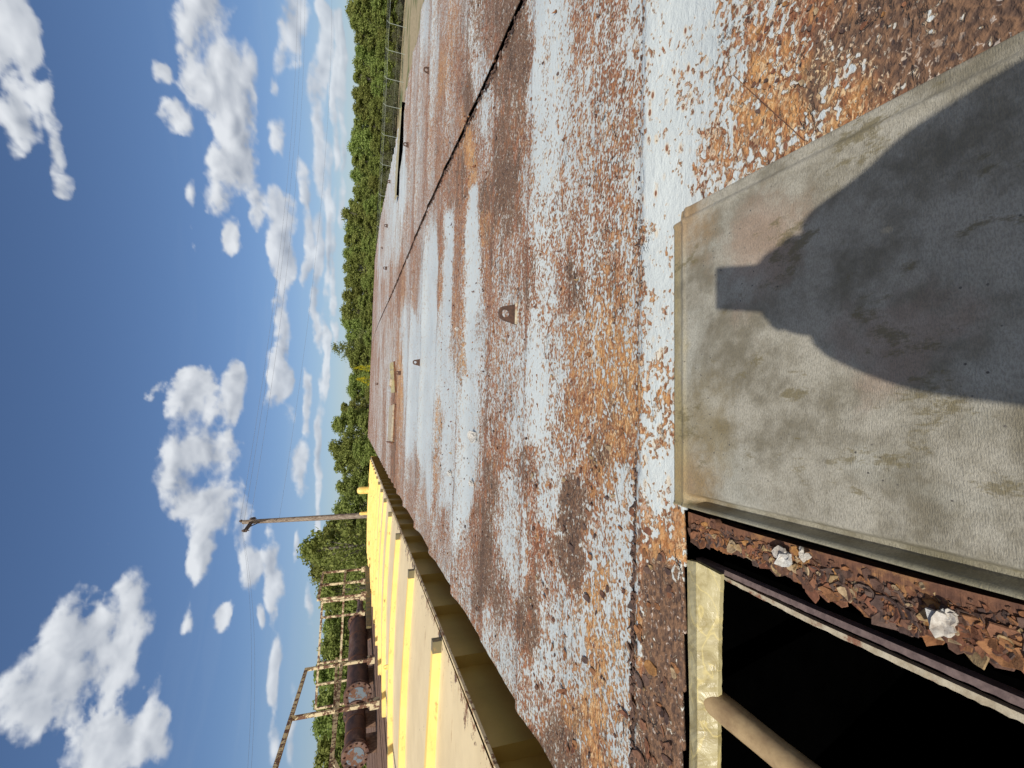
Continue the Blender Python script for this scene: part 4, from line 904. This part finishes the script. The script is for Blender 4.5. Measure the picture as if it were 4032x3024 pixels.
def trunk_mesh(h, w, cl, r, seed):
    rr = random.Random(seed); b = MB()
    lean = Vector((rr.uniform(-.08, .08)*h, rr.uniform(-.08, .08)*h, 0)); tp = lambda t: Vector((0, 0, t*h*.85))+lean*t*t
    b.tube([tp(t) for t in np.linspace(0, 1, 7)], list(np.linspace(r, r*.15, 7)), 7)
    for (x, y, z, c) in cl[::3]:
        t = min(.9, max(.12, z/h*.62)); s = tp(t); e = Vector((x, y, z)); m_ = s.lerp(e, .5)+Vector((0, 0, .08*h))
        b.tube([s, m_, e], [r*.4, r*.22, r*.07], 5, False)
    return b.mesh('trunk')
VAR = []
for i in range(6):
    h, w = 10, (6.2, 7.0, 5.6, 6.6, 7.4, 5.8)[i]; cme, cl = crown_mesh('crown', h, w, 62, 7200, .17, MAT['leaf'], .1, i+3); VAR.append((cme, trunk_mesh(h, w, cl, .16, i)))
cme, cl = crown_mesh('crown', 10, 7.2, 46, 2600, .15, MAT['leafpale'], .4, 40); PALE = (cme, trunk_mesh(10, 7.2, cl, .15, 40))
cme, cl = crown_mesh('crown', 10, 9, 60, 4200, .17, MAT['leaf'], .35, 51); AIRY = (cme, trunk_mesh(10, 9, cl, .2, 51))
cme, cl = crown_mesh('crown', 4, 5.5, 40, 3000, .085, MAT['brush'], .2, 61); BR = (cme, trunk_mesh(4, 5.5, cl, .05, 61))
cme, cl = crown_mesh('crown', 4, 3.6, 26, 1200, .08, MAT['yleaf'], .2, 71); YB = (cme, trunk_mesh(4, 3.6, cl, .05, 71))
for v in VAR+[PALE, AIRY, BR, YB]: v[1].materials.append(MAT['bark'])
def tree(name, var, loc, sx, sz, label, cat, group):
    r = empty(name, loc); r.scale = (sx, sx, sz); r.rotation_euler = (0, 0, random.uniform(0, 6.28)); tag(r, label, cat, group)
    for nm, m_ in (('crown', var[0]), ('trunk', var[1])):
        o = bpy.data.objects.new(nm, m_); COL.objects.link(o); o.parent = r
# skyline: photograph y -> x of the tree tops
SL = [(-150, 1385), (0, 1378), (60, 1368), (120, 1392), (300, 1392), (420, 1390), (520, 1380), (640, 1378), (760, 1388), (830, 1350), (880, 1356), (930, 1350), (1050, 1348), (1120, 1350), (1250, 1340), (1400, 1368), (1500, 1372), (1580, 1360), (1640, 1325), (1690, 1305), (1750, 1290), (1820, 1305), (1900, 1320), (1980, 1322), (2040, 1318), (2080, 1290), (2120, 1230), (2170, 1205), (2230, 1225), (2290, 1248), (2340, 1255), (2420, 1270), (2500, 1272), (2560, 1262), (2650, 1238), (2720, 1225), (2800, 1238), (2900, 1225), (2960, 1225), (3050, 1238), (3180, 1230)]
SX, SY = zip(*SL)
WH = ['left of the utility pole', 'around the utility pole', 'between the pole and the far roof corner', 'behind the middle of the rusty roof', 'behind the fence', 'at the right end of the woods']
def where(y): return 'at the border of the photo left of the railings' if y > 2850 else 'behind the railings' if y > 2260 else 'beside the utility pole' if y > 1950 else 'behind the end of the yellow roof' if y > 1650 else 'behind the end of the rusty roof' if y > 1100 else 'behind the near part of the wire fence' if y < 420 else 'behind the far part of the wire fence'
cnt = 0; TR = []
def ordn(n): return f"{n}{'th' if 10 < n % 100 < 14 else {1: 'st', 2: 'nd', 3: 'rd'}.get(n % 10, 'th')}"
SZW = ['slender', 'broad', 'round-topped', 'ragged-topped', 'dense', 'bushy', 'tall']
COLW = ['bright green', 'yellow-green', 'mid green', 'deep green']
def place(y, dep, frac, var, name='tree', extra='', cat='tree', sxf=1.0, group='trees of the wood beyond the roofs'):
    global cnt
    topx = float(np.interp(y, SX, SY))
    d = ray(topx, y); k = dep/math.hypot(d[0], d[1]); H = (CZ+d[2]*k)*frac
    loc = (d[0]*k, d[1]*k, 0); s = H/10.2
    TR.append((extra, y)); n_ = sum(1 for e_ in TR if e_[0] == extra)
    tree(name, var, loc, s*sxf*random.uniform(.9, 1.15), s, f"green leafy tree {extra}, {ordn(n_)} from the photo's top edge", cat, group); cnt += 1
y = -130
while y < 3200:
    dep = np.interp(y, [0, 700, 1200, 1500, 2200, 3100], [122, 118, 108, 95, 62, 52]); 
    if not 1330 < y < 1600: place(y, dep+random.uniform(-3, 3), random.uniform(.94, 1.03), VAR[cnt % 6], extra='in the front row of the wood', sxf=1.15)
    else: place(y, dep+random.uniform(-3, 3), random.uniform(.96, 1.02), VAR[cnt % 6], extra='in the front row of the wood', sxf=1.3)
    y += random.uniform(42, 62)*(1.0 if y < 1500 else 1.5 if y < 2200 else 1.9)
y = -150
while y < 3250:
    dep = np.interp(y, [0, 700, 1200, 1500, 2200, 3100], [138, 132, 122, 108, 78, 66]); place(y, dep, random.uniform(.88, .97), VAR[cnt % 6], extra='deep in the wood', sxf=1.35); y += random.uniform(70, 95)*(1 if y < 1500 else 1.6)
# shorter trees in front that fill the foot of the wood
y = -120
while y < 3200:
    dep = np.interp(y, [0, 700, 1200, 1500, 2200, 3100], [114, 112, 100, 80, 55, 46]); place(y, dep, random.uniform(.5, .68), VAR[cnt % 6], extra='low at the foot of the wood', sxf=1.7); y += random.uniform(60, 90)*(1 if y < 1500 else 1.7)
# the pale open tree, the tall airy tree by the railings
d = ray(1316, 1368); k = 98/math.hypot(d[0], d[1]); tree('tree', PALE, (d[0]*k, d[1]*k, 0), (CZ+d[2]*k)/10, (CZ+d[2]*k)/10, 'pale half-bare tree rising above the wood behind the end of the rusty roof', 'tree', 'trees of the wood beyond the roofs')
d = ray(1188, 2165); k = 50/math.hypot(d[0], d[1]); tree('tree', AIRY, (d[0]*k, d[1]*k, 0), (CZ+d[2]*k)/11, (CZ+d[2]*k)/10.3, 'tallest tree, with open wispy branches, between the utility pole and the railings', 'tree', 'trees of the wood beyond the roofs')
d = ray(1255, 2330); k = 47/math.hypot(d[0], d[1]); tree('tree', AIRY, (d[0]*k, d[1]*k, 0), (CZ+d[2]*k)/12, (CZ+d[2]*k)/10.3, 'airy tree with thin twigs right above the short railing section', 'tree', 'trees of the wood beyond the roofs')
# brush along the fence
k_ = 0
for q in range(64):
    y = -60+q*17+random.uniform(-12, 12); f_ = random.random()
    bq = at(np.interp(y, [0, 400, 800, 1100], [1574, 1562, 1536, 1512])+f_*np.interp(y, [0, 1000], [24, 18]), y, CZ); s = random.uniform(.5, .85)*(1.1-.35*f_)
    tree('bush', BR, (bq.x, bq.y, 0), s, s*.95, f"grey green twiggy bush behind the wire fence, {ordn(q+1)} from the photo's top edge", 'bush', 'brush along the wire fence')
for (x, y, s, lb) in ((1412, 1492, .75, 'yellow blossoming bush just over the far roof edge'), (1405, 1448, .55, 'smaller yellow blossoming bush over the far roof edge')):
    bq = ray(x, y); k = 74/math.hypot(bq[0], bq[1]); tree('bush', YB, (bq[0]*k, bq[1]*k, 0), s*.75, (CZ+bq[2]*k)/4*1.05, lb, 'bush', 'yellow bushes')

# ------------------------------------------------------------------ the person holding the phone (behind the lens)
per = tag(empty('person', (0, -.55, ZR)), 'person crouching on the rusty roof, seen only as the shadow on the hatch cover', 'person')
skin = simple('skin', (.42, .25, .17), (.5, .3, .2), 30, .5); cloth = simple('dark_shirt', (.03, .04, .07), (.05, .06, .09), 60, .9); trou = simple('jeans', (.05, .07, .12), (.08, .1, .16), 60, .9); hair = simple('hair', (.03, .02, .015), (.06, .04, .03), 80, .7)
def skinned(name, verts, edges, rad, mat, parent, root=0, sub=2):
    me = bpy.data.meshes.new(name); me.from_pydata(verts, edges, []); me.materials.append(mat)
    o = bpy.data.objects.new(name, me); COL.objects.link(o); o.parent = parent; o.matrix_parent_inverse = Matrix.Translation(-parent.location) if parent.parent is None else Matrix.Identity(4)
    m_ = o.modifiers.new('skin', 'SKIN'); sk = me.skin_vertices[0].data
    for i, r in enumerate(rad): sk[i].radius = (r, r); sk[i].use_root = (i == root)
    s = o.modifiers.new('sub', 'SUBSURF'); s.levels = sub; s.render_levels = sub; return o
Z = ZR
C_ = CZ
bv = [(-.03, -.80, Z+.32), (-.03, -.66, C_-.34), (-.03, -.40, C_-.17), (-.06, -.30, C_-.09), (-.06, -.25, C_-.04),
      (-.165, -.37, C_-.12), (-.135, -.22, C_-.13), (-.08, -.09, C_-.105),
      (.125, -.35, C_-.10), (.100, -.21, C_-.125), (.08, -.08, C_-.105),
      (-.16, -.80, Z+.26), (-.32, -.42, Z+.14), (-.25, -.80, Z+.07), (-.25, -.92, Z+.04), (.08, -.80, Z+.26), (.26, -.42, Z+.14), (.2, -.80, Z+.07), (.2, -.92, Z+.04)]
be = [(0, 1), (1, 2), (2, 3), (3, 4), (2, 5), (5, 6), (6, 7), (2, 8), (8, 9), (9, 10), (0, 11), (11, 12), (12, 13), (13, 14), (0, 15), (15, 16), (16, 17), (17, 18)]
br = [.15, .18, .20, .14, .08, .085, .075, .042, .085, .055, .036, .10, .07, .05, .035, .10, .07, .05, .035]
skinned('body', bv, be, br, cloth, per)
b = MB()
hc_ = Vector((-.055, -.225, C_+.0)); vs = []; n1_, n2_ = 16, 12
for i in range(n2_+1):
    ph = math.pi*i/n2_
    for j in range(n1_):
        th = 2*math.pi*j/n1_; x = .075*math.sin(ph)*math.cos(th); yv = .095*math.sin(ph)*math.sin(th); zv = .115*math.cos(ph)
        if zv < 0: x *= 1+zv*2.2; yv *= 1+zv*.8
        if yv > .07 and abs(x) < .02 and -.03 < zv < .02: yv += .02
        vs.append(hc_+Vector((x, yv, zv)))
b.add(vs, [(i*n1_+j, i*n1_+(j+1) % n1_, (i+1)*n1_+(j+1) % n1_, (i+1)*n1_+j) for i in range(n2_) for j in range(n1_)], True)
b.build('head', skin, per)
b = MB(); b.add([hc_+(v-hc_)*1.09+Vector((0, -.008, .006)) for v in vs[:n1_*7]], [(i*n1_+j, i*n1_+(j+1) % n1_, (i+1)*n1_+(j+1) % n1_, (i+1)*n1_+j) for i in range(6) for j in range(n1_) if not (i > 3 and 1 < j < 7)], True); b.build('hair', hair, per)
# phone: its lens is the camera
CAM = Vector((0, 0, CZ)); fw = Vector(FWD); upv, rv = u_, r_
ph = MB(); Rm = Matrix((rv, fw, upv)).transposed(); cph = CAM-fw*.012-upv*.060
ph.box(cph, (.092, .010, .165), Rm); pho = ph.build('phone', simple('phone_case', (.02, .02, .022), (.03, .03, .03), 30, .4)); bevel(pho, .004, 3)
tag(pho, 'dark phone held upright in both hands, seen only as the narrow top of the shadow', 'phone')
for sgn in (-1, 1):
    palm = cph+rv*sgn*.060-upv*.045-fw*.012; wr = Vector((sgn*.085, -.09, CZ-.105))
    verts = [tuple(wr), tuple(palm-upv*.02-fw*.01)]; edges = [(0, 1)]; rad = [.026, .030]
    for k in range(4):
        s0_ = palm+upv*(-.026+.018*k)-fw*.004; s1_ = s0_+rv*sgn*(-.0)+fw*.016+rv*sgn*.004; s2_ = s0_+fw*.030-rv*sgn*.030 if False else s0_+fw*.010-rv*sgn*.008-fw*.030
        i = len(verts); L_ = .03+.004*(1.5-abs(k-1.5))
        verts += [tuple(s0_), tuple(s0_-fw*.020-rv*sgn*.012), tuple(s0_-fw*.016-rv*sgn*(.012+L_))]; edges += [(1, i), (i, i+1), (i+1, i+2)]; rad += [.010, .009, .0075]
    i = len(verts); verts += [tuple(palm+upv*.010+rv*sgn*.006), tuple(palm+upv*.045-fw*.006-rv*sgn*.012)]; edges += [(1, i), (i, i+1)]; rad += [.013, .009]
    skinned('hand', verts, edges, rad, skin, per, 0, 2)
